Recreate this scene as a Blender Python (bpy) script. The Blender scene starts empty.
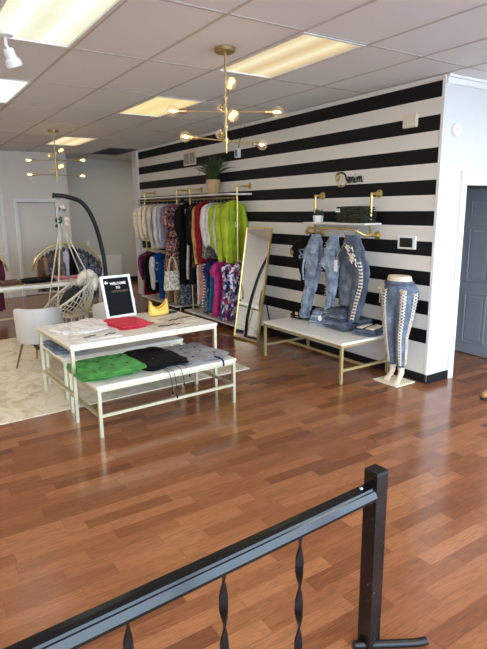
import bpy, bmesh, math, random
from mathutils import Vector, Matrix, noise
PI = math.pi
sin, cos = math.sin, math.cos
col = bpy.context.scene.collection
V = Vector

# ------------------------------------------------------------------ materials
def lin(c):
    out = []
    for v in c:
        v = v / 255.0
        out.append(v / 12.92 if v <= 0.04045 else ((v + 0.055) / 1.055) ** 2.4)
    return (out[0], out[1], out[2], 1.0)

class NT:
    def __init__(s, name):
        s.m = bpy.data.materials.new(name); s.m.use_nodes = True
        s.t = s.m.node_tree; s.t.nodes.clear()
        s.out = s.n('ShaderNodeOutputMaterial')
    def n(s, typ, **kw):
        nd = s.t.nodes.new(typ)
        for k, v in kw.items():
            if k in nd.inputs.keys() if isinstance(k, str) else False: nd.inputs[k].default_value = v
            else: setattr(nd, k, v)
        return nd
    def l(s, a, b): s.t.links.new(a, b)
    def math(s, op, a, b=None, c=None):
        nd = s.t.nodes.new('ShaderNodeMath'); nd.operation = op
        for i, v in enumerate((a, b, c)):
            if v is None: continue
            if isinstance(v, (int, float)): nd.inputs[i].default_value = v
            else: s.l(v, nd.inputs[i])
        return nd.outputs[0]
    def coord(s, kind='Object'): return s.n('ShaderNodeTexCoord').outputs[kind]
    def mapping(s, vec, scale=(1, 1, 1), rot=(0, 0, 0)):
        nd = s.n('ShaderNodeMapping'); nd.inputs['Scale'].default_value = scale; nd.inputs['Rotation'].default_value = rot
        s.l(vec, nd.inputs['Vector']); return nd.outputs[0]
    def noise(s, vec, scale, detail=3, rough=0.55):
        nd = s.n('ShaderNodeTexNoise'); nd.inputs['Scale'].default_value = scale
        nd.inputs['Detail'].default_value = detail; nd.inputs['Roughness'].default_value = rough
        s.l(vec, nd.inputs['Vector']); return nd
    def ramp(s, fac, stops, interp='LINEAR'):
        nd = s.n('ShaderNodeValToRGB'); nd.color_ramp.interpolation = interp
        els = nd.color_ramp.elements
        while len(els) > 1: els.remove(els[-1])
        els[0].position = stops[0][0]; els[0].color = stops[0][1]
        for p, c in stops[1:]:
            e = els.new(p); e.color = c
        s.l(fac, nd.inputs[0]); return nd.outputs[0]
    def mix(s, fac, a, b, blend='MIX'):
        nd = s.n('ShaderNodeMix'); nd.data_type = 'RGBA'; nd.blend_type = blend
        ins = [i for i in nd.inputs if i.type == 'RGBA']
        f = nd.inputs[0]
        if isinstance(fac, (int, float)): f.default_value = fac
        else: s.l(fac, f)
        for i, v in zip(ins, (a, b)):
            if isinstance(v, tuple): i.default_value = v
            else: s.l(v, i)
        return [o for o in nd.outputs if o.type == 'RGBA'][0]
    def bump(s, h, strength=0.3, dist=0.01):
        nd = s.n('ShaderNodeBump'); nd.inputs['Strength'].default_value = strength; nd.inputs['Distance'].default_value = dist
        s.l(h, nd.inputs['Height']); return nd.outputs[0]
    def bsdf(s, color, rough=0.5, metal=0.0, normal=None, coat=0.0, spec=0.5, sheen=0.0, coat_rough=0.05):
        b = s.n('ShaderNodeBsdfPrincipled')
        if isinstance(color, tuple): b.inputs['Base Color'].default_value = color
        else: s.l(color, b.inputs['Base Color'])
        if isinstance(rough, (int, float)): b.inputs['Roughness'].default_value = rough
        else: s.l(rough, b.inputs['Roughness'])
        b.inputs['Metallic'].default_value = metal
        b.inputs['Specular IOR Level'].default_value = spec
        b.inputs['Coat Weight'].default_value = coat; b.inputs['Coat Roughness'].default_value = coat_rough
        b.inputs['Sheen Weight'].default_value = sheen
        if normal is not None: s.l(normal, b.inputs['Normal'])
        s.l(b.outputs[0], s.out.inputs[0]); return b

def fabric(name, c, c2=None, scale=60, rough=0.85, bump=0.25, sheen=0.04, mottle=14):
    t = NT(name); co = t.coord()
    n1 = t.noise(co, mottle, 3); n2 = t.noise(co, scale * 6, 2)
    a = lin(c); b = lin(c2) if c2 else tuple(min(1, x * 0.78) for x in a[:3]) + (1,)
    t.bsdf(t.ramp(n1.outputs[0], [(0.35, b), (0.65, a)]), rough, normal=t.bump(n2.outputs[0], bump, 0.002), sheen=sheen, spec=0.2)
    return t.m
def pattern(name, cols, scale=30, kind='voronoi', stretch=(1, 1, 1), rough=0.8):
    t = NT(name); co = t.mapping(t.coord(), stretch)
    if kind == 'voronoi':
        v = t.n('ShaderNodeTexVoronoi'); v.inputs['Scale'].default_value = scale
        nz = t.noise(co, scale * 0.7, 2)
        mv = t.n('ShaderNodeVectorMath'); mv.operation = 'MULTIPLY_ADD'
        mv.inputs[1].default_value = (0.06, 0.06, 0.06); t.l(nz.outputs[1], mv.inputs[0]); t.l(co, mv.inputs[2])
        t.l(mv.outputs[0], v.inputs['Vector'])
        sep = t.n('ShaderNodeSeparateColor'); t.l(v.outputs['Color'], sep.inputs[0]); f = sep.outputs[0]
    else:
        f = t.noise(co, scale, 3, 0.65).outputs[0]
        f = t.math('MULTIPLY_ADD', f, 2.4, -0.7)
    k = len(cols)
    t.bsdf(t.ramp(f, [(i / k, lin(c)) for i, c in enumerate(cols)], 'CONSTANT'), rough, spec=0.2)
    return t.m
def leopard(name, base, spot, scale=45):
    t = NT(name); co = t.coord(); v = t.n('ShaderNodeTexVoronoi'); v.inputs['Scale'].default_value = scale
    t.l(co, v.inputs['Vector'])
    t.bsdf(t.ramp(v.outputs[0], [(0, lin(base)), (0.22, lin(spot)), (0.45, lin(base))], 'CONSTANT'), 0.8, spec=0.2)
    return t.m
def stripes(name, c1, c2, axis, per, duty=0.5, noise_amt=0.0):
    t = NT(name); sp = t.n('ShaderNodeSeparateXYZ'); t.l(t.coord(), sp.inputs[0])
    f = t.math('FRACT', t.math('DIVIDE', sp.outputs[axis], per)); g = t.math('LESS_THAN', f, duty)
    t.bsdf(t.mix(g, lin(c2), lin(c1)), 0.8, spec=0.2); return t.m
def plain(name, c, rough=0.5, metal=0.0, coat=0.0, spec=0.5, var=0.06, scale=8, bump=0.0, bscale=200):
    t = NT(name); co = t.coord(); n1 = t.noise(co, scale, 3)
    a = lin(c); b = tuple(x * (1 - var * 2) for x in a[:3]) + (1,)
    nb = t.bump(t.noise(co, bscale, 2).outputs[0], bump, 0.003) if bump else None
    t.bsdf(t.ramp(n1.outputs[0], [(0.3, b), (0.7, a)]), rough, metal, nb, coat, spec); return t.m
def emit(name, c, strength):
    t = NT(name); e = t.n('ShaderNodeEmission'); e.inputs[0].default_value = lin(c); e.inputs[1].default_value = strength
    t.l(e.outputs[0], t.out.inputs[0]); return t.m
def denim(name, c, c2, fade=None):
    t = NT(name); co = t.coord(); n1 = t.noise(co, 9, 4, 0.7); n2 = t.noise(t.mapping(co, (1, 1, 0.25)), 260, 2)
    base = t.ramp(n1.outputs[0], [(0.34, lin(c2)), (0.5, lin(c)), (0.66, lin(fade or c))])
    cc = t.mix(t.math('MULTIPLY', n2.outputs[0], 0.3), base, lin((225, 232, 240)), 'MIX')
    cc = t.mix(0.45, cc, base)
    t.bsdf(cc, 0.85, normal=t.bump(n2.outputs[0], 0.25, 0.002), spec=0.2); return t.m

M = {}
M['gold'] = plain('brushed_gold', (222, 194, 128), 0.34, 0.9, var=0.05, scale=30)
M['khaki_gold'] = plain('satin_khaki_gold', (190, 170, 118), 0.42, 0.55, var=0.05, scale=30)
M['champagne'] = plain('champagne_metal', (205, 196, 166), 0.38, 0.75, var=0.04, scale=30)
M['brass_old'] = plain('antique_brass', (196, 172, 124), 0.35, 1.0, var=0.08, scale=25)
M['bronze'] = plain('bronze_leg', (128, 92, 56), 0.35, 0.9)
M['white_top'] = plain('white_laminate', (236, 230, 220), 0.35, var=0.03, scale=5)
M['cream_top'] = plain('cream_laminate', (244, 238, 225), 0.35, var=0.05, scale=9)
M['shelf_white'] = plain('white_shelf', (232, 228, 220), 0.4, var=0.02)
M['wall_white'] = plain('white_wall_paint', (211, 212, 211), 0.6, var=0.01, scale=3, bump=0.06, bscale=90)
M['wall_back'] = plain('warm_white_wall_paint', (222, 215, 204), 0.65, var=0.015, scale=2, bump=0.05, bscale=90)
M['wall_grey'] = plain('grey_wall_paint', (196, 194, 184), 0.65, var=0.02, scale=2)
M['trim'] = plain('white_trim_paint', (232, 231, 228), 0.6, var=0.01, spec=0.3)
M['black_base'] = plain('black_baseboard', (20, 20, 22), 0.55, spec=0.3)
M['door_grey'] = plain('grey_door_paint', (138, 142, 150), 0.45, var=0.03)
M['black_metal'] = plain('black_powder_coat', (15, 15, 17), 0.35, 0.0, var=0.15, scale=30, spec=0.35)
def scuffed():
    t = NT('scuffed_black_paint'); co = t.coord(); a = t.noise(co, 26, 5, 0.7); b = t.noise(t.mapping(co, (1, 1, 0.35)), 60, 2)
    f = t.math('MULTIPLY', t.math('GREATER_THAN', a.outputs[0], 0.66), t.math('GREATER_THAN', b.outputs[0], 0.5))
    t.bsdf(t.mix(f, lin((7, 7, 9)), lin((96, 98, 104))), t.math('MULTIPLY_ADD', a.outputs[0], 0.3, 0.08), spec=0.5); return t.m
M['post_black'] = scuffed()
M['black_plastic'] = plain('black_plastic', (14, 15, 17), 0.4)
M['white_plastic'] = plain('white_plastic', (232, 232, 230), 0.4, var=0.01)
M['beige_plastic'] = plain('beige_plastic', (226, 216, 190), 0.5, var=0.01)
M['skin'] = plain('mannequin_skin', (226, 208, 180), 0.45, var=0.03)
M['leather_grey'] = plain('pale_grey_leather', (196, 192, 186), 0.5, var=0.04, scale=6, bump=0.1, bscale=150)
M['dull_gold'] = plain('dull_gold_letters', (122, 104, 62), 0.6)
M['rope'] = plain('cream_cotton_rope', (222, 212, 190), 0.9, var=0.1, scale=60, bump=0.4, bscale=300)
M['leaf'] = plain('green_leaf', (40, 72, 34), 0.5, var=0.25, scale=25)
M['grass'] = plain('grass_blade', (66, 92, 44), 0.5, var=0.3, scale=12)
M['rose'] = plain('blush_rose', (236, 208, 190), 0.8, var=0.08, scale=60)
M['vase'] = plain('ribbed_clay', (206, 166, 124), 0.7, var=0.1, scale=20, bump=0.3, bscale=60)
M['mirror'] = plain('mirror_glass', (238, 240, 238), 0.02, 1.0, var=0.0)
M['screen'] = plain('dark_screen', (12, 13, 15), 0.15)
M['tile_dark'] = plain('dark_vent_metal', (92, 88, 82), 0.7)
M['soil'] = plain('potting_soil', (52, 40, 30), 0.9)
M['paper'] = plain('white_paper', (240, 240, 236), 0.7, var=0.01)
M['tan_leather'] = plain('tan_leather', (190, 140, 84), 0.55, var=0.1, scale=20)
M['sole'] = plain('dark_rubber', (44, 34, 28), 0.7)
M['hanger'] = plain('dark_hanger', (36, 28, 26), 0.5)
M['hanger_red'] = plain('dark_red_velvet_hanger', (120, 24, 44), 0.8)
M['steel'] = plain('steel_hook', (176, 172, 164), 0.3, 1.0)
M['fur'] = plain('white_faux_fur', (234, 222, 206), 0.95, var=0.1, scale=40, bump=0.8, bscale=120)
M['cushion'] = plain('dark_green_velvet', (22, 34, 30), 0.8, var=0.3, scale=12)
# fabrics
F = {}
F['lime'] = fabric('lime_satin', (172, 188, 40), (138, 154, 24), rough=0.5, mottle=8)  # darker mottle puts the shade of the folds into the colour
F['cream'] = pattern('cream_tufted', [(246, 234, 206), (236, 220, 188), (248, 240, 220), (222, 204, 170)], 40, stretch=(1, 1, 2.2))
F['white'] = fabric('white_blouse', (232, 226, 220), (206, 198, 194))
F['offwhite'] = fabric('off_white_knit', (218, 206, 188), (190, 176, 156))
F['lav'] = fabric('pale_lavender_cloth', (200, 194, 206), (168, 162, 176))
F['floral'] = pattern('dark_floral_print', [(70, 44, 46), (192, 130, 110), (96, 88, 120), (46, 34, 40), (208, 160, 132), (120, 60, 60)], 42)
F['black'] = fabric('black_cloth', (15, 14, 15), (8, 8, 9), sheen=0.0, bump=0.4)
F['blackp'] = pattern('black_rust_print', [(20, 18, 19), (22, 20, 20), (24, 20, 20), (110, 66, 46)], 22)
F['tan'] = fabric('tan_cloth', (208, 162, 98), (176, 130, 70))
F['red'] = fabric('deep_red_cloth', (150, 20, 34), (112, 12, 24))
F['maroon'] = fabric('maroon_cloth', (124, 44, 76), (92, 30, 54))
F['purple'] = pattern('plum_print', [(94, 42, 84), (120, 60, 100), (60, 30, 60)], 24)
F['blue'] = fabric('royal_blue_cloth', (28, 80, 150), (18, 58, 116))
F['leopard'] = leopard('leopard_print', (178, 146, 110), (50, 36, 28), 42)
F['greyleo'] = leopard('grey_leopard_print', (150, 138, 128), (50, 44, 42), 50)
F['orange'] = fabric('peach_cloth', (214, 140, 108), (186, 112, 84))
F['bstripe'] = stripes('navy_white_stripe', (54, 64, 104), (222, 224, 230), 2, 0.045, 0.5)
F['teal'] = fabric('teal_blue_cloth', (40, 112, 152), (26, 84, 120))
F['navy'] = fabric('navy_cloth', (32, 40, 92), (22, 28, 66))
F['pink'] = fabric('hot_pink_cloth', (206, 62, 128), (172, 40, 100))
F['ppat'] = pattern('blue_red_abstract_print', [(54, 58, 110), (214, 214, 226), (186, 50, 84), (92, 104, 150), (230, 226, 230), (40, 42, 84)], 36, stretch=(1, 1, 0.7))
F['green'] = fabric('kelly_green_crinkle', (84, 158, 74), (54, 120, 50), bump=0.5)
F['greyknit'] = fabric('grey_crinkle', (156, 154, 154), (122, 120, 122), bump=0.5)
F['coral'] = fabric('coral_red_cloth', (216, 58, 76), (186, 38, 58))
F['camo'] = pattern('olive_camouflage', [(40, 44, 32), (66, 68, 50), (30, 33, 26), (88, 88, 68)], 26, kind='noise')
F['taupe'] = fabric('taupe_knit', (150, 126, 104), (120, 98, 80))
F['brown'] = fabric('brown_knit', (112, 82, 60), (84, 60, 44))
F['greyprint'] = pattern('slate_print', [(66, 66, 76), (132, 132, 142), (92, 92, 104), (44, 44, 52)], 44)
F['rosepink'] = fabric('dusty_pink_cloth', (206, 136, 140), (176, 104, 110))
F['yellow'] = plain('yellow_leather', (240, 196, 88), 0.5, var=0.08, scale=25, bump=0.25, bscale=60)
F['snake'] = pattern('metallic_snakeskin', [(232, 220, 190), (198, 180, 146), (246, 238, 220), (170, 156, 134), (226, 220, 210)], 40, rough=0.35)
F['dl'] = denim('light_wash_denim', (124, 138, 156), (70, 86, 108), (176, 187, 200))
F['dm'] = denim('mid_wash_denim', (74, 89, 110), (40, 52, 70), (112, 127, 146))
F['dd'] = denim('dark_wash_denim', (48, 60, 80), (26, 34, 50), (78, 91, 112))
F['dg'] = denim('grey_wash_denim', (104, 116, 130), (62, 72, 86), (140, 150, 162))
F['lace'] = fabric('cream_lacing', (234, 222, 204), (214, 198, 176))

# ------------------------------------------------------------------ mesh helpers
class MB:
    def __init__(s): s.b = bmesh.new()
    def box(s, c, size, rz=0, mat=None, bev=0.0):
        m = Matrix.Translation(V(c)) @ Matrix.Rotation(rz, 4, 'Z')
        if mat is not None: m = mat
        r = bmesh.ops.create_cube(s.b, size=1.0, matrix=m @ Matrix.Diagonal((*size, 1)))
        if bev:
            es = list({e for v in r['verts'] for e in v.link_edges})
            bmesh.ops.bevel(s.b, geom=es, offset=bev, segments=2, affect='EDGES', profile=0.6)
        return s
    def ring_loft(s, rings, cap=True, closed=True):
        vs = [[s.b.verts.new(p) for p in r] for r in rings]
        n = len(vs[0])
        for a, b in zip(vs, vs[1:]):
            for i in range(n if closed else n - 1):
                j = (i + 1) % n
                try: s.b.faces.new((a[i], a[j], b[j], b[i]))
                except ValueError: pass
        if cap and closed:
            s.b.faces.new(list(reversed(vs[0]))); s.b.faces.new(vs[-1])
        return s
    def tube(s, pts, r, seg=8, closed=False, cap=True, flat=None, twist=0.0, square=False):
        pts = [V(p) for p in pts]; n = len(pts)
        rs = r if isinstance(r, (list, tuple)) else [r] * n
        tang = []
        for i in range(n):
            a = pts[(i - 1) % n] if (closed or i > 0) else pts[i]
            b = pts[(i + 1) % n] if (closed or i < n - 1) else pts[i]
            d = (b - a); tang.append(d.normalized() if d.length > 1e-9 else V((0, 0, 1)))
        up = V((0, 0, 1)) if abs(tang[0].z) < 0.9 else V((1, 0, 0))
        nrm = tang[0].cross(up).normalized()
        rings = []
        for i in range(n):
            nrm = (nrm - tang[i] * nrm.dot(tang[i]))
            nrm = nrm.normalized() if nrm.length > 1e-6 else tang[i].orthogonal().normalized()
            bi = tang[i].cross(nrm)
            fx, fy = flat if flat else (1, 1)
            off = twist * i + (PI / 4 if square else 0)
            k = math.sqrt(2) if square else 1
            ring = []
            for q in range(seg):
                a = 2 * PI * q / seg
                c_, s_ = cos(a + (PI / 4 if square else 0)) * fx * k, sin(a + (PI / 4 if square else 0)) * fy * k
                ca, sa = cos(twist * i), sin(twist * i)
                ring.append(pts[i] + (nrm * (c_ * ca - s_ * sa) + bi * (c_ * sa + s_ * ca)) * rs[i])
            rings.append(ring)
        if closed:
            rings.append(rings[0]); 
            vs = [[s.b.verts.new(p) for p in rr] for rr in rings[:-1]]; vs.append(vs[0])
            for a, b in zip(vs, vs[1:]):
                for i in range(seg):
                    j = (i + 1) % seg; s.b.faces.new((a[i], a[j], b[j], b[i]))
        else: s.ring_loft(rings, cap)
        return s
    def lathe(s, prof, c=(0, 0, 0), seg=20, cap=True, mat=None):
        rings = []
        for r, z in prof:
            ring = [V((c[0] + r * cos(2 * PI * i / seg), c[1] + r * sin(2 * PI * i / seg), c[2] + z)) for i in range(seg)]
            if mat is not None: ring = [mat @ p for p in ring]
            rings.append(ring)
        return s.ring_loft(rings, cap)
    def ball(s, c, r, seg=12, rings=8, sc=(1, 1, 1)):
        bmesh.ops.create_uvsphere(s.b, u_segments=seg, v_segments=rings, radius=r, matrix=Matrix.Translation(V(c)) @ Matrix.Diagonal((*sc, 1)))
        return s
    def poly(s, pts, thick, axis=(0, 0, 1)):
        ax = V(axis) * thick
        a = [s.b.verts.new(V(p)) for p in pts]; b = [s.b.verts.new(V(p) + ax) for p in pts]
        n = len(a); s.b.faces.new(list(reversed(a))); s.b.faces.new(b)
        for i in range(n): s.b.faces.new((a[i], a[(i + 1) % n], b[(i + 1) % n], b[i]))
        return s
    def build(s, name, mat, parent=None, smooth=False, angle=None, loc=None):
        bmesh.ops.recalc_face_normals(s.b, faces=s.b.faces[:])
        me = bpy.data.meshes.new(name); s.b.to_mesh(me); s.b.free()
        o = bpy.data.objects.new(name, me); col.objects.link(o)
        me.materials.append(mat)
        if smooth:
            for p in me.polygons: p.use_smooth = True
            if angle:
                md = None
                try: me.set_sharp_from_angle(angle=angle)
                except Exception: pass
        if parent: o.parent = parent
        if loc: o.location = loc
        return o

def tag(o, label, cat, group=None):
    o['label'] = label; o['category'] = cat
    if group: o['group'] = group
    return o
def thing(name, label, cat, loc=(0, 0, 0), rz=0.0, group=None):
    o = bpy.data.objects.new(name, None); col.objects.link(o)
    o.empty_display_size = 0.1
    o.location = loc; o.rotation_euler = (0, 0, rz); return tag(o, label, cat, group)
def struct(name, mb, mat, smooth=False, parent=None):
    o = mb.build(name, mat, parent, smooth); o['kind'] = 'structure'; return o
def dup(o, loc=None, rz=None, label=None, parent=None):
    c = o.copy(); col.objects.link(c)
    if loc: c.location = loc
    if rz is not None: c.rotation_euler = (0, 0, rz)
    if label: c['label'] = label
    if parent: c.parent = parent
    for ch in list(o.children): dup(ch, parent=c)
    return c
def arc(c, r, a0, a1, n, plane='xz'):
    out = []
    for i in range(n + 1):
        a = a0 + (a1 - a0) * i / n
        u, v = r * cos(a), r * sin(a)
        out.append(V((c[0] + u, c[1], c[2] + v)) if plane == 'xz' else (V((c[0] + u, c[1] + v, c[2])) if plane == 'xy' else V((c[0], c[1] + u, c[2] + v))))
    return out
def smooth_path(pts, n=6):
    pts = [V(p) for p in pts]; out = []
    P = [pts[0]] + pts + [pts[-1]]
    for i in range(1, len(P) - 2):
        a, b, c, d = P[i - 1], P[i], P[i + 1], P[i + 2]
        for k in range(n):
            t = k / n
            out.append(0.5 * ((2 * b) + (c - a) * t + (2 * a - 5 * b + 4 * c - d) * t * t + (3 * b - a - 3 * c + d) * t ** 3))
    out.append(pts[-1]); return out
def nz(x, y, z): return noise.noise(V((x, y, z)))

# ------------------------------------------------------------------ room
XW, YC, YE, ZC = 4.232, 3.195, 10.14, 2.826
XL, YF, XR, YB = -3.2, -2.0, 7.2, 11.4
def floor_mat():
    t = NT('cherry_laminate_planks'); co = t.coord()
    sp = t.n('ShaderNodeSeparateXYZ'); t.l(co, sp.inputs[0])
    x, y = sp.outputs[0], sp.outputs[1]
    ry = t.math('DIVIDE', y, 0.088); row = t.math('FLOOR', ry)
    wn = t.n('ShaderNodeTexWhiteNoise'); wn.noise_dimensions = '1D'; t.l(row, wn.inputs['W'])
    rx = t.math('ADD', t.math('DIVIDE', x, 0.50), t.math('MULTIPLY', wn.outputs[0], 7.0)); blk = t.math('FLOOR', rx)
    cb = t.n('ShaderNodeCombineXYZ'); t.l(row, cb.inputs[0]); t.l(blk, cb.inputs[1])
    w2 = t.n('ShaderNodeTexWhiteNoise'); w2.noise_dimensions = '2D'; t.l(cb.outputs[0], w2.inputs['Vector'])
    tone = t.ramp(w2.outputs[0], [(0.0, lin((110, 66, 41))), (0.18, lin((127, 79, 50))), (0.6, lin((139, 89, 57))), (1.0, lin((154, 102, 67)))])
    # grain stretched along each strip, shifted per block
    sh = t.n('ShaderNodeVectorMath'); sh.operation = 'MULTIPLY_ADD'; sh.inputs[1].default_value = (3.7, 5.1, 9.0)
    t.l(w2.outputs[1], sh.inputs[0]); t.l(co, sh.inputs[2])
    g = t.noise(t.mapping(sh.outputs[0], (3.5, 26, 1)), 2.2, 5, 0.65)
    g.inputs['Distortion'].default_value = 1.2
    gr = t.ramp(g.outputs[0], [(0.32, (0.76, 0.73, 0.71, 1)), (0.6, (1.06, 1.05, 1.04, 1))])
    wv = t.n('ShaderNodeTexWave'); wv.wave_type = 'RINGS'; wv.rings_direction = 'Z'; wv.inputs['Scale'].default_value = 5.5; wv.inputs['Distortion'].default_value = 7.0; wv.inputs['Detail'].default_value = 2.5; wv.inputs['Detail Scale'].default_value = 1.6
    t.l(t.mapping(sh.outputs[0], (0.55, 4.2, 1)), wv.inputs['Vector'])
    gr = t.mix(1.0, gr, t.ramp(wv.outputs[0] if wv.outputs[0].type == 'VALUE' else wv.outputs[1], [(0.0, (0.86, 0.84, 0.82, 1)), (0.28, (1.0, 1.0, 1.0, 1))]), 'MULTIPLY')
    c = t.mix(1.0, tone, gr, 'MULTIPLY')
    fy = t.math('FRACT', ry); fx = t.math('FRACT', rx)
    gy = t.math('LESS_THAN', fy, 0.022); gx = t.math('LESS_THAN', fx, 0.006)
    seam = t.math('MAXIMUM', gy, gx)
    c = t.mix(t.math('MULTIPLY', seam, 0.4), c, lin((70, 36, 22)))
    rn = t.noise(co, 2.5, 3)
    rough = t.math('MULTIPLY_ADD', rn.outputs[0], 0.10, 0.13)
    t.bsdf(c, rough, normal=t.bump(t.noise(t.mapping(co, (6, 30, 1)), 3, 3).outputs[0], 0.05, 0.003), spec=0.5)
    return t.m
struct('floor', MB().box((2, 5.2, -0.05), (10.8, 15.2, 0.1)), floor_mat())
def ceil_mat():
    t = NT('acoustic_ceiling_tile'); co = t.coord()
    n1 = t.noise(co, 90, 4, 0.7); n2 = t.noise(co, 1.3, 2)
    c = t.mix(t.math('MULTIPLY', n2.outputs[0], 0.3), lin((228, 231, 232)), lin((216, 218, 218)))
    t.bsdf(c, 0.9, normal=t.bump(n1.outputs[0], 0.5, 0.006), spec=0.1); return t.m
cm = ceil_mat()
GX0, DGX, GY0, DGY = 1.256, 0.59, 2.965, 1.172
# lay-in panels: which cells carry a light
cells = {}
def cell(i, j): return (GX0 + DGX * i, GX0 + DGX * (i + 1), GY0 + DGY * j, GY0 + DGY * (j + 1))
LIGHTS = [(-1, 0, 'A'), (-1, 2, 'B'), (2, 2, 'C'), (2, 5, 'D'), (2, 0, 'E'), (-1, -3, 'F'), (2, -2, 'G'), (5, -2, 'H'), (-4, 0, 'I'), (-4, 2, 'J'), (-4, 4, 'K'), (-4, 6, 'P'), (-6, 1, 'Q'), (-6, 4, 'R'), (6, 6, 'S'), (2, -4, 'L'), (-1, -4, 'M'), (-4, -3, 'N'), (5, -4, 'O')]  # A to E are seen; the rest are unseen panels added for brightness
VENT = (4, 6)
cb_ = MB()
i0, i1, j0, j1 = -8, 10, -5, 8
skip = {(a, b) for a, b, _ in LIGHTS} | {VENT}
for i in range(i0, i1):
    for j in range(j0, j1):
        if (i, j) in skip: continue
        a, b, c, d = cell(i, j)
        a, b, c, d = max(a, -3.3), min(b, 7.3), max(c, -2.1), min(d, 12.45)
        if b - a < 0.01 or d - c < 0.01: continue
        cb_.box(((a + b) / 2, (c + d) / 2, ZC + 0.012), (b - a, d - c, 0.02))
struct('ceiling', cb_, cm)
tb = MB()
for i in range(i0, i1 + 1):
    x = GX0 + DGX * i
    if -3.2 < x < 7.2: tb.box((x, 5.2, ZC + 0.0045), (0.022, 14.4, 0.012))
for j in range(j0, j1 + 1):
    y = GY0 + DGY * j
    if -2 < y < 12.4: tb.box((2, y, ZC + 0.0045), (10.4, 0.022, 0.011))
struct('trim_1', tb, plain('ceiling_t_bar', (190, 188, 184), 0.9, var=0.01, spec=0.1))
struct('trim_2', MB().box((2, 5.2, ZC + 0.2), (10.8, 15.2, 0.04)), M['wall_white'])   # deck above the tiles

def stripe_mat():
    t = NT('black_white_stripe_paint'); co = t.coord()
    sp = t.n('ShaderNodeSeparateXYZ'); t.l(co, sp.inputs[0]); z = sp.outputs[2]; y = sp.outputs[1]
    k = t.math('DIVIDE', t.math('SUBTRACT', 2.783, z), 0.2816)
    fr = t.math('LESS_THAN', t.math('FRACT', k), 0.482)
    inz = t.math('MULTIPLY', t.math('GREATER_THAN', z, 0.38), t.math('LESS_THAN', z, 2.783))
    iny = t.math('GREATER_THAN', y, YC + 0.03)
    f = t.math('MULTIPLY', t.math('MULTIPLY', fr, inz), iny)
    c = t.mix(f, lin((228, 222, 212)), lin((13, 13, 15)))
    t.bsdf(c, 0.6, normal=t.bump(t.noise(co, 80, 3).outputs[0], 0.08, 0.004), spec=0.25); return t.m
struct('wall_right', MB().box((XW + 0.06, (YC + YE) / 2 + 0.0, 1.41), (0.12, YE - YC, 2.83)), stripe_mat())
# short white return wall with the doorway
DX0, DX1, DZ = 4.60, 5.54, 1.91
wf = MB()
wf.box(((XW + 0.121 + DX0) / 2, YC + 0.06, 1.41), (DX0 - XW - 0.121, 0.12, 2.83))
wf.box(((DX0 + DX1) / 2, YC + 0.06, (DZ + 2.83) / 2), (DX1 - DX0, 0.12, 2.83 - DZ))
wf.box(((DX1 + XR) / 2, YC + 0.06, 1.41), (XR - DX1, 0.12, 2.83))
wf.box((XW + 0.0605, YC - 0.003, 1.41), (0.121, 0.006, 2.83))
struct('wall_doorway', wf, M['wall_white'])
# door casing
dc = MB()
dc.box((DX0 - 0.03, YC - 0.0125, DZ / 2 + 0.02), (0.07, 0.024, DZ + 0.04)); dc.box((DX1 + 0.03, YC - 0.012, DZ / 2 + 0.02), (0.07, 0.024, DZ + 0.04))
dc.box(((DX0 + DX1) / 2, YC - 0.013, DZ + 0.075), (DX1 - DX0 + 0.15, 0.028, 0.07)); dc.box(((DX0 + DX1) / 2, YC - 0.012, DZ + 0.018), (DX1 - DX0 - 0.011, 0.02, 0.044))
dc.box((DX0 + 0.008, YC + 0.055, DZ / 2), (0.016, 0.12, DZ)); dc.box((DX1 - 0.008, YC + 0.055, DZ / 2), (0.016, 0.12, DZ))
dc.box(((DX0 + DX1) / 2, YC + 0.055, DZ - 0.008), (DX1 - DX0, 0.12, 0.016))
struct('trim_3', dc, M['trim'])
# the grey six-panel door, swung open into the side room
door = bpy.data.objects.new('door_1', None); col.objects.link(door); door['kind'] = 'structure'
door.location = (DX1 - 0.02, YC + 0.13, 0.01); door.rotation_euler = (0, 0, math.radians(88))
dm_ = MB(); DW, DH = 0.90, DZ - 0.03
dm_.box((DW / 2, 0.0, DH / 2), (DW, 0.036, DH))
struct('door_leaf', dm_, M['door_grey'], parent=door)
pn = MB()
for (x0, x1) in ((0.11, 0.40), (0.50, 0.79)):
    for (z0, z1) in ((0.12, 0.72), (0.84, 1.46), (1.56, 1.77)):
        for sgn in (-1, 1):
            for (a, b, c, d) in ((x0, x1, z0, z0 + 0.022), (x0, x1, z1 - 0.022, z1), (x0, x0 + 0.022, z0, z1), (x1 - 0.022, x1, z0, z1)):
                pn.box(((a + b) / 2, sgn * 0.02, (c + d) / 2), (b - a, 0.012, d - c), bev=0.003)
            pn.box(((x0 + x1) / 2, sgn * 0.018, (z0 + z1) / 2), (x1 - x0 - 0.09, 0.012, z1 - z0 - 0.09), bev=0.004)
struct('door_panels', pn, M['door_grey'], parent=door)
hg = MB()
for z in (0.22, 0.95, 1.65): hg.tube([(-0.008, 0.022, z - 0.045), (-0.008, 0.022, z + 0.045)], 0.011, 8); hg.box((0.02, 0.0185, z), (0.05, 0.004, 0.09))
struct('door_hinge', hg, M['gold'], parent=door)
kb = MB(); kb.lathe([(0.026, 0), (0.012, 0.01), (0.012, 0.035), (0.028, 0.05), (0.026, 0.072), (0.0, 0.078)], mat=Matrix.Translation(V((DW - 0.06, 0.018, 0.92))) @ Matrix.Rotation(-PI / 2, 4, 'X'), cap=False)
struct('door_knob', kb, M['brass_old'], smooth=True, parent=door)
# side room shell behind the doorway
sr = MB(); sr.box((XR + 0.05, 5.2, 1.41), (0.1, 15.2, 2.83))
struct('wall_east', sr, M['wall_white'])
struct('wall_side_room', MB().box((5.78, 6.05, 1.41), (2.8, 0.1, 2.83)), M['wall_white'])
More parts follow.
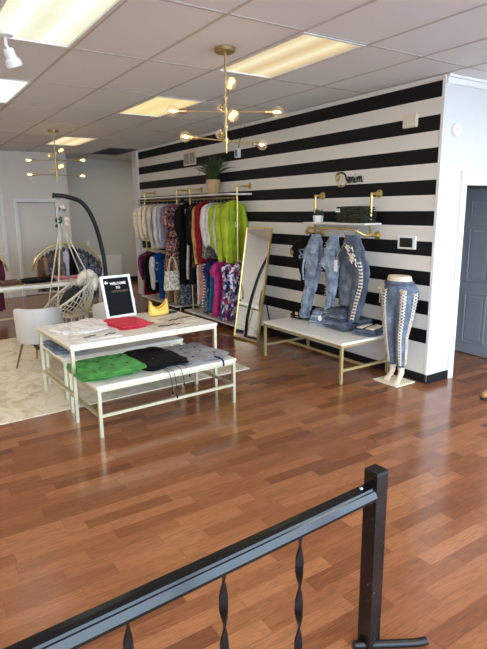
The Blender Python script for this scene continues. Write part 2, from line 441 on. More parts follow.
# end of striped wall: white casing, hall recess behind
struct('trim_4', MB().box((XW + 0.04, YE + 0.12, 1.41), (0.16, 0.24, 2.83), bev=0.004).box((XW - 0.015, YE + 0.10, 1.41), (0.03, 0.09, 2.83)), M['trim'])
YG, XB = 12.3, 3.19
struct('wall_recess', MB().box((2.0, YG + 0.06, 1.41), (10.4, 0.12, 2.83)), M['wall_grey'])
# warm white back wall with the door
bw = MB(); BX0, BX1, BZ = 2.18, 2.905, 1.87
bw.box(((XL + BX0) / 2, YB + 0.06, 1.41), (BX0 - XL, 0.12, 2.83)); bw.box(((BX1 + XB) / 2, YB + 0.06, 1.41), (XB - BX1, 0.12, 2.83))
bw.box(((BX0 + BX1) / 2, YB + 0.06, (BZ + 2.83) / 2), (BX1 - BX0, 0.12, 2.83 - BZ)); bw.box((XB - 0.06, (YB + 0.12 + YG) / 2, 1.41), (0.12, YG - YB - 0.12, 2.83))
struct('wall_back', bw, M['wall_back'])
d2 = bpy.data.objects.new('door_2', None); col.objects.link(d2); d2['kind'] = 'structure'; d2.location = (BX0, YB + 0.03, 0.01)
w_ = BX1 - BX0
struct('door_leaf', MB().box((w_ / 2, 0.03, (BZ - 0.02) / 2), (w_ - 0.01, 0.036, BZ - 0.02)), M['wall_back'], parent=d2)
dt = MB()
for x in (BX0 - 0.03, BX1 + 0.03): dt.box((x, YB - 0.012, BZ / 2), (0.065, 0.03, BZ - 0.004), bev=0.006)
dt.box(((BX0 + BX1) / 2, YB - 0.014, BZ + 0.03), (w_ + 0.125, 0.034, 0.065), bev=0.006)
struct('trim_5', dt, M['trim'])
lw = MB()   # tall framed panel left of the door
for (x, zc_, h_) in ((1.90, 1.05, 2.1), (0.95, 1.05, 2.1)): lw.box((x, YB - 0.012, zc_), (0.06, 0.03, h_), bev=0.005)
lw.box((1.425, YB - 0.012, 2.1), (1.01, 0.03, 0.06), bev=0.005); lw.box((1.425, YB - 0.01, 0.88), (0.9, 0.025, 0.05), bev=0.005)
struct('trim_6', lw, M['trim'])
struct('wall_left', MB().box((XL - 0.05, 5.2, 1.41), (0.1, 15.2, 2.83)), M['wall_back'])
# street front: sill, head and mullions, daylight comes in between them
fr = MB(); fr.box((2, YF - 0.05, 0.06), (10.6, 0.1, 0.12)); fr.box((2, YF - 0.05, 2.76), (10.6, 0.1, 0.14))
for x in (-3.2, -1.5, 0.3, 2.1, 3.9, 5.6, 7.2): fr.box((x, YF - 0.05, 1.41), (0.09, 0.1, 2.83))
struct('window_1', fr, plain('window_frame_metal', (160, 160, 162), 0.4, 0.6))
struct('trim_7', MB().box((1.0, -20, -0.15), (80, 36, 0.1)), plain('pavement', (200, 198, 194), 0.9))
# baseboards and crown
bb = MB(); bb.box((XW - 0.006, (YC + YE) / 2, 0.043), (0.012, YE - YC, 0.086)); struct('baseboard_right', bb, M['black_base'])
bb = MB(); bb.box(((XW - 0.012 + DX0 - 0.066) / 2, YC - 0.009, 0.043), (DX0 - 0.066 - XW + 0.012, 0.012, 0.086)); struct('baseboard_doorway', bb, M['black_base'])
bb = MB(); bb.box((4.9, YG - 0.008, 0.06), (3.4, 0.016, 0.12)); struct('baseboard_recess', bb, M['black_base'])
bb = MB(); bb.box(((XL + 1.3) / 2 + 0.3, YB - 0.008, 0.05), (4.2, 0.016, 0.10)); bb.box((BX1 + 0.175, YB - 0.008, 0.05), (0.22, 0.016, 0.10)); struct('baseboard_back', bb, M['black_base'])
cr = MB(); cr.box((XW - 0.008, (YC + YE) / 2, ZC - 0.016), (0.016, YE - YC, 0.022)); cr.box(((XW + XR) / 2, YC - 0.02, ZC - 0.012), (XR - XW, 0.03, 0.022)); cr.box(((XW + XR) / 2, YC - 0.012, ZC - 0.05), (XR - XW, 0.012, 0.05)); struct('trim_8', cr, M['trim'])
struct('trim_9', MB().box((XW - 0.003, YC + 0.012, 1.41), (0.018, 0.03, 2.8)), M['trim'])
# low white panel against the grey recess wall
lp = thing('panel_heater', 'low white panel standing against the grey wall behind the black curved stand', 'heater', (4.23, YG - 0.06, 0.09))
MB().box((0, 0, 0.28), (0.62, 0.1, 0.56), bev=0.008).build('casing', M['white_plastic'], lp)
MB().box((0, 0, 0.57), (0.64, 0.108, 0.02), bev=0.004).build('top_cap', M['white_plastic'], lp)
MB().box((0.27, 0, -0.045), (0.03, 0.08, 0.09)).build('foot', M['white_plastic'], lp); MB().box((-0.27, 0, -0.045), (0.03, 0.08, 0.09)).build('foot', M['white_plastic'], lp)
o = thing('power_outlet', 'small white outlet plate on the grey wall above the arched clothes rack', 'outlet', (3.80, YG, 0.96))
MB().box((0, -0.004, 0), (0.07, 0.008, 0.11), bev=0.002).build('plate', M['white_plastic'], o); MB().box((0, -0.009, 0.022), (0.03, 0.004, 0.028)).box((0, -0.009, -0.022), (0.03, 0.004, 0.028)).build('socket', M['beige_plastic'], o)
o = thing('smoke_detector', 'round white detector high on the back wall below the far chandelier', 'detector', (2.52, YB, 2.30))
MB().lathe([(0.075, 0), (0.075, 0.02), (0.06, 0.03), (0, 0.032)], mat=Matrix.Rotation(PI / 2, 4, 'X'), cap=False).build('housing', M['trim'], o, True, 0.6)
MB().lathe([(0.02, 0.03), (0.016, 0.036), (0, 0.037)], mat=Matrix.Rotation(PI / 2, 4, 'X'), cap=False).build('sensor', M['beige_plastic'], o, True)
o = thing('smoke_detector', 'round white detector on the bright white wall by the grey door', 'detector', (4.392, YC, 2.37))
MB().lathe([(0.062, 0), (0.062, 0.018), (0.052, 0.034), (0, 0.038)], mat=Matrix.Rotation(PI / 2, 4, 'X'), cap=False).build('housing', M['white_plastic'], o, True, 0.6)
MB().lathe([(0.016, 0.036), (0.012, 0.043), (0, 0.044)], mat=Matrix.Rotation(PI / 2, 4, 'X'), cap=False).build('sensor', M['beige_plastic'], o, True)

# ------------------------------------------------------------------ ceiling lights
def light_mat(name, base, hot, strength, tubes, wob=0.0):
    t = NT(name); co = t.coord(); sp = t.n('ShaderNodeSeparateXYZ'); t.l(co, sp.inputs[0])
    w = t.n('ShaderNodeMath'); w.operation = 'ABSOLUTE'; t.l(sp.outputs[0], w.inputs[0])
    d = t.math('ABSOLUTE', t.math('SUBTRACT', w.outputs[0], 0.13))
    f = t.math('POWER', t.math('MAXIMUM', t.math('SUBTRACT', 1.0, t.math('DIVIDE', d, 0.15)), 0.0), 1.5)
    if wob:
        nn = t.noise(t.mapping(co, (2, 0.9, 1)), 2.2, 2); f = t.math('MULTIPLY_ADD', t.math('SUBTRACT', nn.outputs[0], 0.5), wob, f)
    c = t.mix(t.math('MULTIPLY', f, tubes), lin(base), lin(hot))
    e = t.n('ShaderNodeEmission'); t.l(c, e.inputs[0]); e.inputs[1].default_value = strength
    t.l(e.outputs[0], t.out.inputs[0]); return t.m
LM = {
 'A': light_mat('cool_diffuser', (232, 232, 200), (255, 255, 250), 1.15, 1.0, 0.9),
 'B': light_mat('bright_diffuser', (246, 250, 244), (255, 255, 255), 1.3, 0.6, 0.5),
 'C': light_mat('warm_diffuser', (250, 222, 150), (255, 244, 190), 1.0, 0.7),
 'D': light_mat('warm_tube_diffuser', (236, 196, 130), (255, 246, 210), 1.1, 1.0),
 'X': light_mat('added_fill_diffuser', (255, 244, 224), (255, 250, 236), 12.0, 0.6),
 'E': light_mat('beige_tube_diffuser', (226, 196, 146), (255, 244, 206), 1.0, 1.0)}
LLAB = {'A': 'large pale ceiling light panel at the top left corner above the white spotlight', 'B': 'bright white ceiling light panel cut by the left edge, below the spotlight',
 'C': 'yellow glowing ceiling light panel left of the near chandelier', 'D': 'small far ceiling light panel right above the far chandelier',
 'E': 'warm ceiling light panel with two glowing tubes right of the near chandelier'}
for i, j, k in LIGHTS:
    a, b, c, d = cell(i, j); w, l = b - a - 0.02, d - c - 0.02
    r = thing('ceiling_light', LLAB.get(k, 'added ceiling light panel out of view, put in to brighten the room'), 'ceiling light', ((a + b) / 2, (c + d) / 2, ZC), 0, 'recessed ceiling light panels' if k in LLAB else 'added fill light panels out of view')
    f = MB(); f.box((0, l / 2 - 0.012, 0.004), (w, 0.024, 0.02)); f.box((0, -l / 2 + 0.012, 0.004), (w, 0.024, 0.02)); f.box((w / 2 - 0.012, 0, 0.004), (0.024, l - 0.048, 0.02)); f.box((-w / 2 + 0.012, 0, 0.004), (0.024, l - 0.048, 0.02))
    f.build('frame', M['white_plastic'], r)
    MB().box((0, 0, 0.012), (w - 0.05, l - 0.05, 0.008)).build('diffuser', LM.get(k, LM['X']), r)
    h = MB(); h.box((0, 0, 0.1), (w, l, 0.01)); h.box((w / 2 - 0.003, 0, 0.06), (0.006, l, 0.08)); h.box((-w / 2 + 0.003, 0, 0.06), (0.006, l, 0.08)); h.box((0, l / 2 - 0.003, 0.06), (w, 0.006, 0.08)); h.box((0, -l / 2 + 0.003, 0.06), (w, 0.006, 0.08))
    h.build('housing', M['white_plastic'], r)
a, b, c, d = cell(*VENT)
r = thing('ceiling_vent', 'dark square return vent in the ceiling at the far end of the striped wall', 'vent', ((a + b) / 2, (c + d) / 2, ZC))
w, l = b - a - 0.02, d - c - 0.02
f = MB(); f.box((0, l / 2 - 0.015, 0), (w, 0.03, 0.02)); f.box((0, -l / 2 + 0.015, 0), (w, 0.03, 0.02)); f.box((w / 2 - 0.015, 0, 0), (0.03, l - 0.06, 0.02)); f.box((-w / 2 + 0.015, 0, 0), (0.03, l - 0.06, 0.02)); f.build('frame', M['tile_dark'], r)
f = MB()
for k in range(22):
    y = -l / 2 + 0.05 + k * (l - 0.1) / 21; f.box(None or (0, y, 0.005), (w - 0.06, 0.03, 0.003), mat=Matrix.Translation(V((0, y, 0.005))) @ Matrix.Rotation(0.6, 4, 'X') @ Matrix.Diagonal((1, 1, 1, 1)))
f.build('grille', M['tile_dark'], r)
MB().box((0, 0, 0.06), (w, l, 0.01)).build('duct', M['black_plastic'], r)
# white spotlight on a ceiling mount
sp = thing('spotlight', 'white cylindrical spotlight hanging from the ceiling at the top left edge', 'spotlight', (0.79, 4.0, ZC))
MB().lathe([(0.05, 0), (0.05, -0.02), (0.02, -0.03), (0.0, -0.03)], cap=False).build('mount', M['white_plastic'], sp, True, 0.6)
MB().tube([(0, 0, -0.02), (0.0, 0.0, -0.075), (0.012, -0.01, -0.1)], 0.012, 8).build('arm', M['white_plastic'], sp, True)
rot = Matrix.Translation(V((0.008, -0.005, -0.095))) @ Matrix.Rotation(math.radians(-22), 4, 'Y') @ Matrix.Rotation(math.radians(12), 4, 'X')
MB().lathe([(0.0, 0.0), (0.026, -0.002), (0.034, -0.014), (0.034, -0.06), (0.05, -0.075), (0.052, -0.112), (0.045, -0.112), (0.04, -0.09), (0.0, -0.085)], mat=rot, cap=False).build('head', M['white_plastic'], sp, True, 0.6)
MB().lathe([(0.043, -0.094), (0.0, -0.09)], mat=rot, cap=False).build('lens', plain('spot_lens', (200, 206, 212), 0.2), sp, True)

# ------------------------------------------------------------------ chandeliers
def glass_mat():
    t = NT('clear_bulb_glass'); tr = t.n('ShaderNodeBsdfTransparent'); gl = t.n('ShaderNodeBsdfGlossy'); gl.inputs['Roughness'].default_value = 0.03
    lw_ = t.n('ShaderNodeLayerWeight'); lw_.inputs[0].default_value = 0.35
    mx = t.n('ShaderNodeMixShader'); t.l(t.math('MULTIPLY_ADD', lw_.outputs[1], 0.55, 0.05), mx.inputs[0]); t.l(tr.outputs[0], mx.inputs[1]); t.l(gl.outputs[0], mx.inputs[2])
    tr.inputs[0].default_value = (1.0, 0.96, 0.88, 1)
    em = t.n('ShaderNodeEmission'); em.inputs[0].default_value = lin((255, 206, 140)); em.inputs[1].default_value = 0.10
    ad = t.n('ShaderNodeAddShader'); t.l(mx.outputs[0], ad.inputs[0]); t.l(em.outputs[0], ad.inputs[1]); t.l(ad.outputs[0], t.out.inputs[0]); return t.m
M['bulb'] = glass_mat(); M['filament'] = emit('glowing_filament', (255, 206, 128), 30.0)
def chandelier(label, x, y, arms):
    r = thing('chandelier', label, 'chandelier', (x, y, ZC), 0, 'brass bulb chandeliers')
    MB().lathe([(0.0, 0), (0.075, 0), (0.075, -0.026), (0.068, -0.032), (0.0, -0.032)], seg=28, cap=False).build('canopy', M['brass_old'], r, True, 0.6)
    MB().tube([(0, 0, -0.03), (0, 0, -0.725)], 0.0075, 10).build('rod', M['brass_old'], r, True, 0.6)
    for z, d, hl in arms:
        d = V((d[0], d[1], 0)).normalized(); z -= ZC
        h = MB(); h.lathe([(0.0, 0.02), (0.017, 0.02), (0.017, -0.02), (0.0, -0.02)], c=(0, 0, z), seg=14, cap=False)
        h.lathe([(0.0, 0.03), (0.012, 0.03), (0.012, -0.03), (0.0, -0.03)], seg=12, cap=False, mat=Matrix.Translation(V((0, 0, z))) @ d.to_track_quat('Z', 'Y').to_matrix().to_4x4())
        h.build('hub', M['brass_old'], r, True, 0.6)
        MB().tube([d * -(hl - 0.09) + V((0, 0, z)), d * (hl - 0.09) + V((0, 0, z))], 0.0055, 8).build('arm', M['brass_old'], r, True, 0.6)
        for s in (-1, 1):
            m = Matrix.Translation(V((0, 0, z)) + d * s * (hl - 0.115)) @ (d * s).to_track_quat('Z', 'Y').to_matrix().to_4x4()
            MB().lathe([(0.0, 0.0), (0.012, 0.0), (0.0175, 0.006), (0.0175, 0.058), (0.0, 0.06)], seg=14, cap=False, mat=m).build('socket', M['brass_old'], r, True, 0.6)
            prof = [(0.013, 0.056), (0.016, 0.066)] + [(0.04 * sin(a), 0.108 - 0.04 * cos(a)) for a in [0.45 + (PI - 0.45) * k / 10 for k in range(11)]]
            bo = MB().lathe(prof, seg=18, cap=False, mat=m).build('bulb', M['bulb'], r, True)
            fm = MB(); fm.tube([m @ V((0.0, 0, 0.07)), m @ V((0, 0, 0.09))], 0.004, 6)
            fm.tube([m @ V((0, 0, 0.088)), m @ V((0, 0, 0.098)), m @ V((0, 0, 0.11)), m @ V((0, 0, 0.124))], [0.004, 0.0095, 0.0095, 0.003], 8)
            fm.build('filament', M['filament'], bo, True)
    return r
chandelier('brass eight-bulb chandelier hanging close by, in front of the striped wall', 2.19, 3.556, [(2.492, (0.457, 0.89), 0.46), (2.395, (0.704, -0.362), 0.40), (2.295, (0.43, 0.9), 0.46), (2.188, (0.775, 0.151), 0.395)])
chandelier('brass eight-bulb chandelier hanging far back before the plain white wall', 2.16, 8.235, [(2.51, (0.05, 1), 0.40), (2.41, (0.706, -0.359), 0.395), (2.295, (0.1, 1), 0.42), (2.2, (0.79, 0.01), 0.395)])

# ------------------------------------------------------------------ small wall things on the stripes
o = thing('air_vent', 'small white double wall vent high on the stripes left of the potted grass', 'vent', (XW, 8.0, 2.50), -PI / 2)
MB().box((0, -0.006, 0), (0.42, 0.012, 0.21), bev=0.003).build('plate', M['beige_plastic'], o)
g = MB()
for sx in (-0.1, 0.1):
    for k in range(9): g.box((sx, -0.014, -0.075 + k * 0.0187), (0.165, 0.008, 0.009))
g.build('louvre', M['tile_dark'], o)
o = thing('sensor_box', 'cream square box high on the stripes near the wall corner', 'wall box', (XW + 0.002, 3.55, 2.48), -PI / 2)
MB().box((0, -0.02, 0), (0.15, 0.04, 0.115), bev=0.006).build('cover', M['beige_plastic'], o); MB().box((0.045, -0.041, -0.03), (0.02, 0.003, 0.02)).build('button', M['white_plastic'], o)
o = thing('control_panel', 'small white framed control screen on the stripes above the mannequin', 'control panel', (XW, 3.517, 1.357), -PI / 2)
MB().box((0, -0.014, 0), (0.215, 0.028, 0.128), bev=0.008).build('frame', M['white_plastic'], o); MB().box((0, -0.0285, 0), (0.155, 0.003, 0.09)).build('screen', M['screen'], o)
o = thing('security_device', 'small pale device on the stripes above the potted grass, with a black cord', 'wall device', (XW, 6.53, 2.457), -PI / 2)
MB().box((0, -0.03, 0), (0.085, 0.06, 0.125), bev=0.01).build('housing', M['white_plastic'], o)
MB().box((0.01, -0.061, -0.005), (0.06, 0.006, 0.09), bev=0.002).build('face', plain('grey_plastic_face', (120, 132, 140), 0.4), o)
MB().tube(smooth_path([(0, -0.012, 0.06), (0.03, -0.01, 0.16), (0.14, -0.01, 0.25), (0.16, -0.01, 0.345)]), 0.005, 6).build('cord', M['black_plastic'], o, True)
# lettering "Denim" in script: u along the wall to the viewer's right, v up
sg = thing('script_sign', 'script sign reading Denim in gold and black on a white stripe', 'sign', (XW, 4.547, 1.93), -PI / 2)
def strokes(lst, r, mat, name, parent):
    m = MB()
    for pts in lst: m.tube(smooth_path([(p[0], -0.012, p[1]) for p in pts], 5), r, 6)
    return m.build(name, mat, parent, True)
strokes([[(0.0, 0.085), (0.012, 0.05), (0.035, 0.065), (0.06, 0.11), (0.05, 0.145), (0.02, 0.135), (-0.005, 0.10), (0.0, 0.085)],
         [(0.085, 0.13), (0.075, 0.07), (0.06, 0.0), (0.04, -0.005)], [(0.04, 0.0), (0.1, -0.008), (0.15, 0.01), (0.168, 0.05)]], 0.0075, M['gold'], 'gold_flourish', sg)
strokes([[(0.02, 0.125), (0.09, 0.14), (0.145, 0.11), (0.168, 0.05)]], 0.009, M['black_plastic'], 'letter', sg)['label'] = 'letter D'
LET = {'e': [[(0.19, 0.05), (0.212, 0.058), (0.212, 0.085), (0.195, 0.085), (0.185, 0.055), (0.2, 0.028), (0.225, 0.045)]],
 'n': [[(0.235, 0.085), (0.235, 0.03)], [(0.236, 0.06), (0.255, 0.085), (0.265, 0.07), (0.267, 0.03)]],
 'i': [[(0.29, 0.085), (0.29, 0.03), (0.305, 0.035)], [(0.292, 0.108), (0.293, 0.112)]],
 'm': [[(0.325, 0.085), (0.325, 0.03)], [(0.326, 0.06), (0.345, 0.087), (0.355, 0.07), (0.356, 0.03)], [(0.357, 0.06), (0.378, 0.087), (0.388, 0.07), (0.39, 0.035), (0.405, 0.035)]]}
for k, v in LET.items(): strokes(v, 0.008, M['black_plastic'], 'letter', sg)['label'] = 'letter ' + k

# ------------------------------------------------------------------ tables
def table(name, label, cx, cy, rz, w, d, h, leg=0.026, top_t=0.024, top='white_top', metal='champagne', sides=None, front=None, back=None, mid_y=None, inset=0.006, cat='table', group=None):
    t = thing(name, label, cat, (cx, cy, 0), rz, group)
    MB().box((0, 0, h - top_t / 2), (w, d, top_t), bev=0.002).build('tabletop', M[top], t)
    x, y = w / 2 - inset - leg / 2, d / 2 - inset - leg / 2; za = h - top_t - leg / 2
    f = MB()
    for s in (-1, 1): f.box((0, s * y, za), (2 * x + leg, leg, leg)); f.box((s * x, 0, za), (leg, 2 * y - leg, leg))
    f.build('frame', M[metal], t)
    for sx in (-1, 1):
        for sy in (-1, 1): MB().box((sx * x, sy * y, (za - leg / 2) / 2), (leg, leg, za - leg / 2)).build('leg', M[metal], t)
    lg = leg * 0.9
    if sides and mid_y:
        for s in (-1, 1): MB().box((0, s * y, sides), (2 * x - leg, lg, lg)).build('stretcher', M[metal], t)
        mid_len = 2 * y - leg
    elif sides:
        for s in (-1, 1): MB().box((s * x, 0, sides), (lg, 2 * y - leg, lg)).build('stretcher', M[metal], t)
    if front: MB().box((0, -y, front), (2 * x - leg, lg, lg)).build('stretcher', M[metal], t)
    if back: MB().box((0, y, back), (2 * x - leg, lg, lg)).build('stretcher', M[metal], t)
    if mid_y: MB().box((0, 0, mid_y), (lg, 2 * y - lg, lg)).build('stretcher', M[metal], t)
    return t
TR = math.radians(3.0)
Z1, Z2, Z3 = 0.65, 0.41, 0.415
table('display_table', 'tall cream topped display table holding the letter board and red top', 1.755, 4.645, TR, 1.39, 0.91, Z1, top='cream_top', sides=0.225)
table('display_bench', 'low white nesting table in front, under the green, black and grey tops', 1.765, 4.12, TR, 1.27, 0.68, Z2, sides=0.17, front=0.17, cat='bench', group='low nesting tables')
table('display_bench', 'low nesting table tucked beneath the tall cream table, jeans on its end', 1.755, 5.03, TR, 1.23, 0.58, Z2 - 0.004, sides=0.17, front=0.2, cat='bench', group='low nesting tables')
table('display_bench', 'low white display table against the striped wall, under the hanging jeans', 3.86, 4.30, 0, 0.69, 1.31, Z3, metal='khaki_gold', sides=0.135, mid_y=0.135, cat='bench')
bt = table('display_table', 'long white table at the back left before the arched clothes racks', 1.56, 8.36, math.radians(7), 2.2, 0.62, 0.645, top='cream_top', top_t=0.034, sides=0.2, front=0.2)

# ------------------------------------------------------------------ rug
def rug():
    t = NT('worn_cream_rug'); co = t.coord()
    a = t.noise(t.mapping(co, (1, 0.7, 1)), 2.6, 5, 0.65); a.inputs['Distortion'].default_value = 1.6
    b = t.noise(co, 300, 2)
    c = t.ramp(a.outputs[0], [(0.30, lin((176, 158, 126))), (0.43, lin((206, 192, 162))), (0.52, lin((222, 212, 190))), (0.62, lin((200, 186, 156))), (0.72, lin((220, 211, 192)))])
    t.bsdf(c, 0.95, normal=t.bump(b.outputs[0], 0.5, 0.004), spec=0.1, sheen=0.1)
    m = MB(); m.box((0, 0, 0.005), (4.1, 3.1, 0.01), bev=0.003)
    o = m.build('area_rug', t.m); o.location = (0.96, 6.04, 0); o.rotation_euler = (0, 0, math.radians(3))
    tag(o, 'large worn cream and beige rug under the nesting tables and grey chairs', 'rug')
rug()

# ------------------------------------------------------------------ folded clothes
def folded(name, label, cat, loc, w, d, h, mat, rz=0, layers=2, seed=1, wob=0.12, wr=0.5, group=None, sq=12, parent=None, n=30):
    """a folded garment: soft flat layers with wavy edges and creases"""
    m = MB(); rnd = random.Random(seed); th = h / layers
    for L in range(layers):
        ox, oy, ang = rnd.uniform(-1, 1) * 0.012, rnd.uniform(-1, 1) * 0.012, rnd.uniform(-1, 1) * 0.05
        top = L == layers - 1; sc = 1.0 - 0.03 * L; G = [[], []]
        for side in (0, 1):
            for i in range(n + 1):
                row = []
                for j in range(n + 1):
                    u, v = -1 + 2 * i / n, -1 + 2 * j / n
                    pu = u / (abs(u) ** sq + abs(v) ** sq + 1e-9) ** (1 / sq) * max(abs(u), abs(v)) if (u or v) else 0
                    pv = v / (abs(u) ** sq + abs(v) ** sq + 1e-9) ** (1 / sq) * max(abs(u), abs(v)) if (u or v) else 0
                    e = max(abs(u), abs(v))
                    x = w / 2 * sc * pu * (1 + wob * nz(pu * 1.3 + seed, pv * 1.3 + 7.1 * L, seed) * e) ; y = d / 2 * sc * pv * (1 + wob * nz(pu * 1.3, pv * 1.3 + seed + 3.7 * L, seed + 5) * e)
                    x += 0.007 * wr * e * nz(x * 24, y * 24, seed + L); y += 0.007 * wr * e * nz(x * 24 + 5, y * 24, seed + L)
                    rim = max(0.0, 1 - e ** 6) ** 0.5
                    z0 = th * L; cr = (1 - abs(nz(x * 11 + seed, y * 7 + L, seed * 1.7)) * 2.2); cr2 = nz(x * 26, y * 19 + seed, 3.3)
                    amp = wr * (0.009 if top else 0.003)
                    z = z0 + th * (0.45 + 0.55 * rim) + amp * (cr * 0.9 + cr2 * 0.6) * (0.35 + 0.65 * rim) if side else z0 + th * 0.18 * (1 - rim)
                    ca, sa = cos(ang), sin(ang)
                    row.append(m.b.verts.new((x * ca - y * sa + ox, x * sa + y * ca + oy, max(z, z0 if side == 0 else z0 + th * 0.3))))
                G[side].append(row)
        for i in range(n):
            for j in range(n):
                m.b.faces.new((G[1][i][j], G[1][i + 1][j], G[1][i + 1][j + 1], G[1][i][j + 1])); m.b.faces.new((G[0][i][j], G[0][i][j + 1], G[0][i + 1][j + 1], G[0][i + 1][j]))
        B = [(i, 0) for i in range(n)] + [(n, j) for j in range(n)] + [(i, n) for i in range(n, 0, -1)] + [(0, j) for j in range(n, 0, -1)]
        for k in range(len(B)):
            a, b = B[k], B[(k + 1) % len(B)]; m.b.faces.new((G[0][a[0]][a[1]], G[0][b[0]][b[1]], G[1][b[0]][b[1]], G[1][a[0]][a[1]]))
    o = m.build(name, mat, parent, True, 1.0)
    if parent is None: tag(o, label, cat, group)
    o.location = loc; o.rotation_euler = (0, 0, rz); return o
def deco(parent, pts, mat, name, r=0.009, dz=0.0):
    bv = [v.co for v in parent.data.vertices]
    for (x, y, zz) in pts:
        zz = max((c.z for c in bv if abs(c.x - x) < 0.012 and abs(c.y - y) < 0.014), default=zz + dz) + r * 0.2
        m = MB(); m.ball((x, y, zz), r, 8, 5, (1.2, 1.0, 0.45)); m.ball((x + r, y + r * 0.6, zz), r * 0.7, 8, 5, (1, 1, 0.5))
        m.build(name, mat, parent, True)
# three green tops fanned on the low bench
for k, (x, y, dz, lab) in enumerate([(1.31, 4.165, 0.0, 'green crinkled top with dark buttons, lowest of the green pile on the low table'), (1.335, 4.125, 0.024, 'green crinkled top with dark buttons, middle one of the green pile'), (1.375, 4.075, 0.048, 'green crinkled top with dark buttons, topmost of the green pile')]):
    o = folded('folded_blouse', lab, 'folded top', (x, y, Z2 + dz), 0.42, 0.54, 0.024, F['green'], TR - 0.10 + 0.07 * k, 2, 11 + k, 0.12, 1.15, 'green tops on the low table')
    if k == 2: deco(o, [(-0.13, -0.10, 0.042), (-0.02, -0.06, 0.042), (0.09, -0.11, 0.042), (-0.08, 0.07, 0.042), (0.05, 0.10, 0.042), (0.14, 0.12, 0.042)], M['black_plastic'], 'button', 0.010, dz=-0.013)
    else: deco(o, [(-0.16, 0.12, 0.036), (-0.1, 0.2, 0.036)], M['black_plastic'], 'button', 0.010, dz=-0.008)
for k, (x, y, dz, lab) in enumerate([(1.75, 4.165, 0.0, 'black top with long ties, lower one of the black pile on the low table'), (1.765, 4.115, 0.034, 'black top with long ties, upper one of the black pile on the low table')]):
    o = folded('folded_blouse', lab, 'folded top', (x, y, Z2 + dz), 0.37, 0.55, 0.034, F['black'], TR + 0.16 - 0.12 * k, 2, 21 + k, 0.14, 1.5, 'black tops on the low table')
    deco(o, [(-0.05 + 0.1 * i, -0.08 + 0.11 * ((i * 5) % 3), 0.055) for i in range(3)], M['brass_old'], 'button', 0.005)
    if k == 0:
        for i, (px, L) in enumerate([(-0.09, 0.16), (-0.06, 0.20), (0.03, 0.12), (0.10, 0.06)]):
            yy = -0.335 - 0.02 * (i % 2) + (0.03 if i == 3 else 0)
            tm = MB(); tm.tube(smooth_path([(px, -0.24, 0.02), (px - 0.005, yy + 0.012 - 0.06, 0.016), (px, yy - 0.03 - 0.04, -0.02), (px + 0.01, yy - 0.075, -0.5 * L), (px + 0.02, yy - 0.07, -L)]), 0.0028, 5); tm.ball((px + 0.02, yy - 0.07, -L - 0.008), 0.009, 8, 6, (0.8, 0.8, 1.8))
            tm.build('tie', F['black'], o, True)
for k, (x, y, dz, lab) in enumerate([(2.14, 4.165, 0.0, 'grey crinkled top with dark buttons, lower one at the right end of the low table'), (2.165, 4.135, 0.018, 'grey crinkled top with dark buttons, upper one at the right end of the low table')]):
    o = folded('folded_blouse', lab, 'folded top', (x, y, Z2 + dz), 0.42, 0.58, 0.018, F['greyknit'], TR + 0.06 * k, 2, 31 + k, 0.12, 0.9, 'grey tops on the low table')
    if k: deco(o, [(-0.10, -0.02, 0.024), (0.03, -0.06, 0.024), (-0.05, 0.13, 0.03), (0.08, 0.10, 0.03), (-0.12, -0.16, 0.03), (0.1, -0.18, 0.03)], F['navy'], 'button', 0.010)
    if k:
        tm = MB(); tm.tube(smooth_path([(0.02, -0.29, 0.025), (0.03, -0.36, 0.02), (0.05, -0.375, -0.01), (0.05, -0.378, -0.05)]), 0.008, 6); tm.build('tie', F['navy'], o, True)
# jeans on the second bench
for k in range(2):
    folded('folded_jeans', ['light blue jeans folded on the left end of the tucked-in bench, lower pair', 'blue jeans folded on the left end of the tucked-in bench, upper pair'][k], 'jeans', (1.30, 5.06 - 0.02 * k, Z2 - 0.004 + 0.034 * k), 0.34, 0.44, 0.034, F['dm' if k else 'dl'], TR + 0.08 * k, 2, 41 + k, 0.06, 0.8, 'jeans on the tucked-in bench')
# white tops strewn on the tall table
for k, (x, y, w, d, h, lab) in enumerate([(1.24, 4.77, 0.30, 0.42, 0.018, 'crumpled white top on the left back corner of the tall table'), (1.47, 4.86, 0.34, 0.32, 0.022, 'crumpled white top along the back edge, left of the letter board'), (1.38, 4.60, 0.34, 0.26, 0.02, 'crumpled white top in the middle of the white clothes')]):
    folded('white_blouse', lab, 'folded top', (x, y, Z1), w, d, h, F['white'], 0.3 * k, 2, 51 + k, 0.35, 1.6, 'white tops on the tall table', sq=3.5)
def scribble(parent, pts, seed, z, name='lettering', mat=None):
    rnd = random.Random(seed); m = MB()
    for (x0, y0, x1, y1) in pts:
        P = []
        n = max(5, int(math.hypot(x1 - x0, y1 - y0) / 0.018))
        for i in range(n + 1):
            f = i / n; P.append((x0 + (x1 - x0) * f + rnd.uniform(-0.006, 0.006), y0 + (y1 - y0) * f + rnd.uniform(-0.018, 0.018), z))
        m.tube(smooth_path(P, 3), 0.0036, 5)
    return m.build(name, mat or F['black'], parent, True)
o = folded('white_tee', 'flat white tee with two black squiggles near the front left of the tall table', 'folded tee', (1.36, 4.36, Z1), 0.42, 0.26, 0.010, F['white'], TR, 1, 61, 0.12, 0.6)
scribble(o, [(-0.12, -0.06, -0.02, -0.03), (0.05, -0.06, 0.15, -0.05)], 3, 0.019)
o = folded('cream_tee', 'cream tee with a line of black script on the right end of the tall table', 'folded tee', (2.24, 4.60, Z1), 0.32, 0.32, 0.010, F['offwhite'], TR + 0.1, 1, 62, 0.06, 0.4, 'cream tees on the tall table')
scribble(o, [(-0.14, -0.05, 0.13, -0.03)], 4, 0.016)
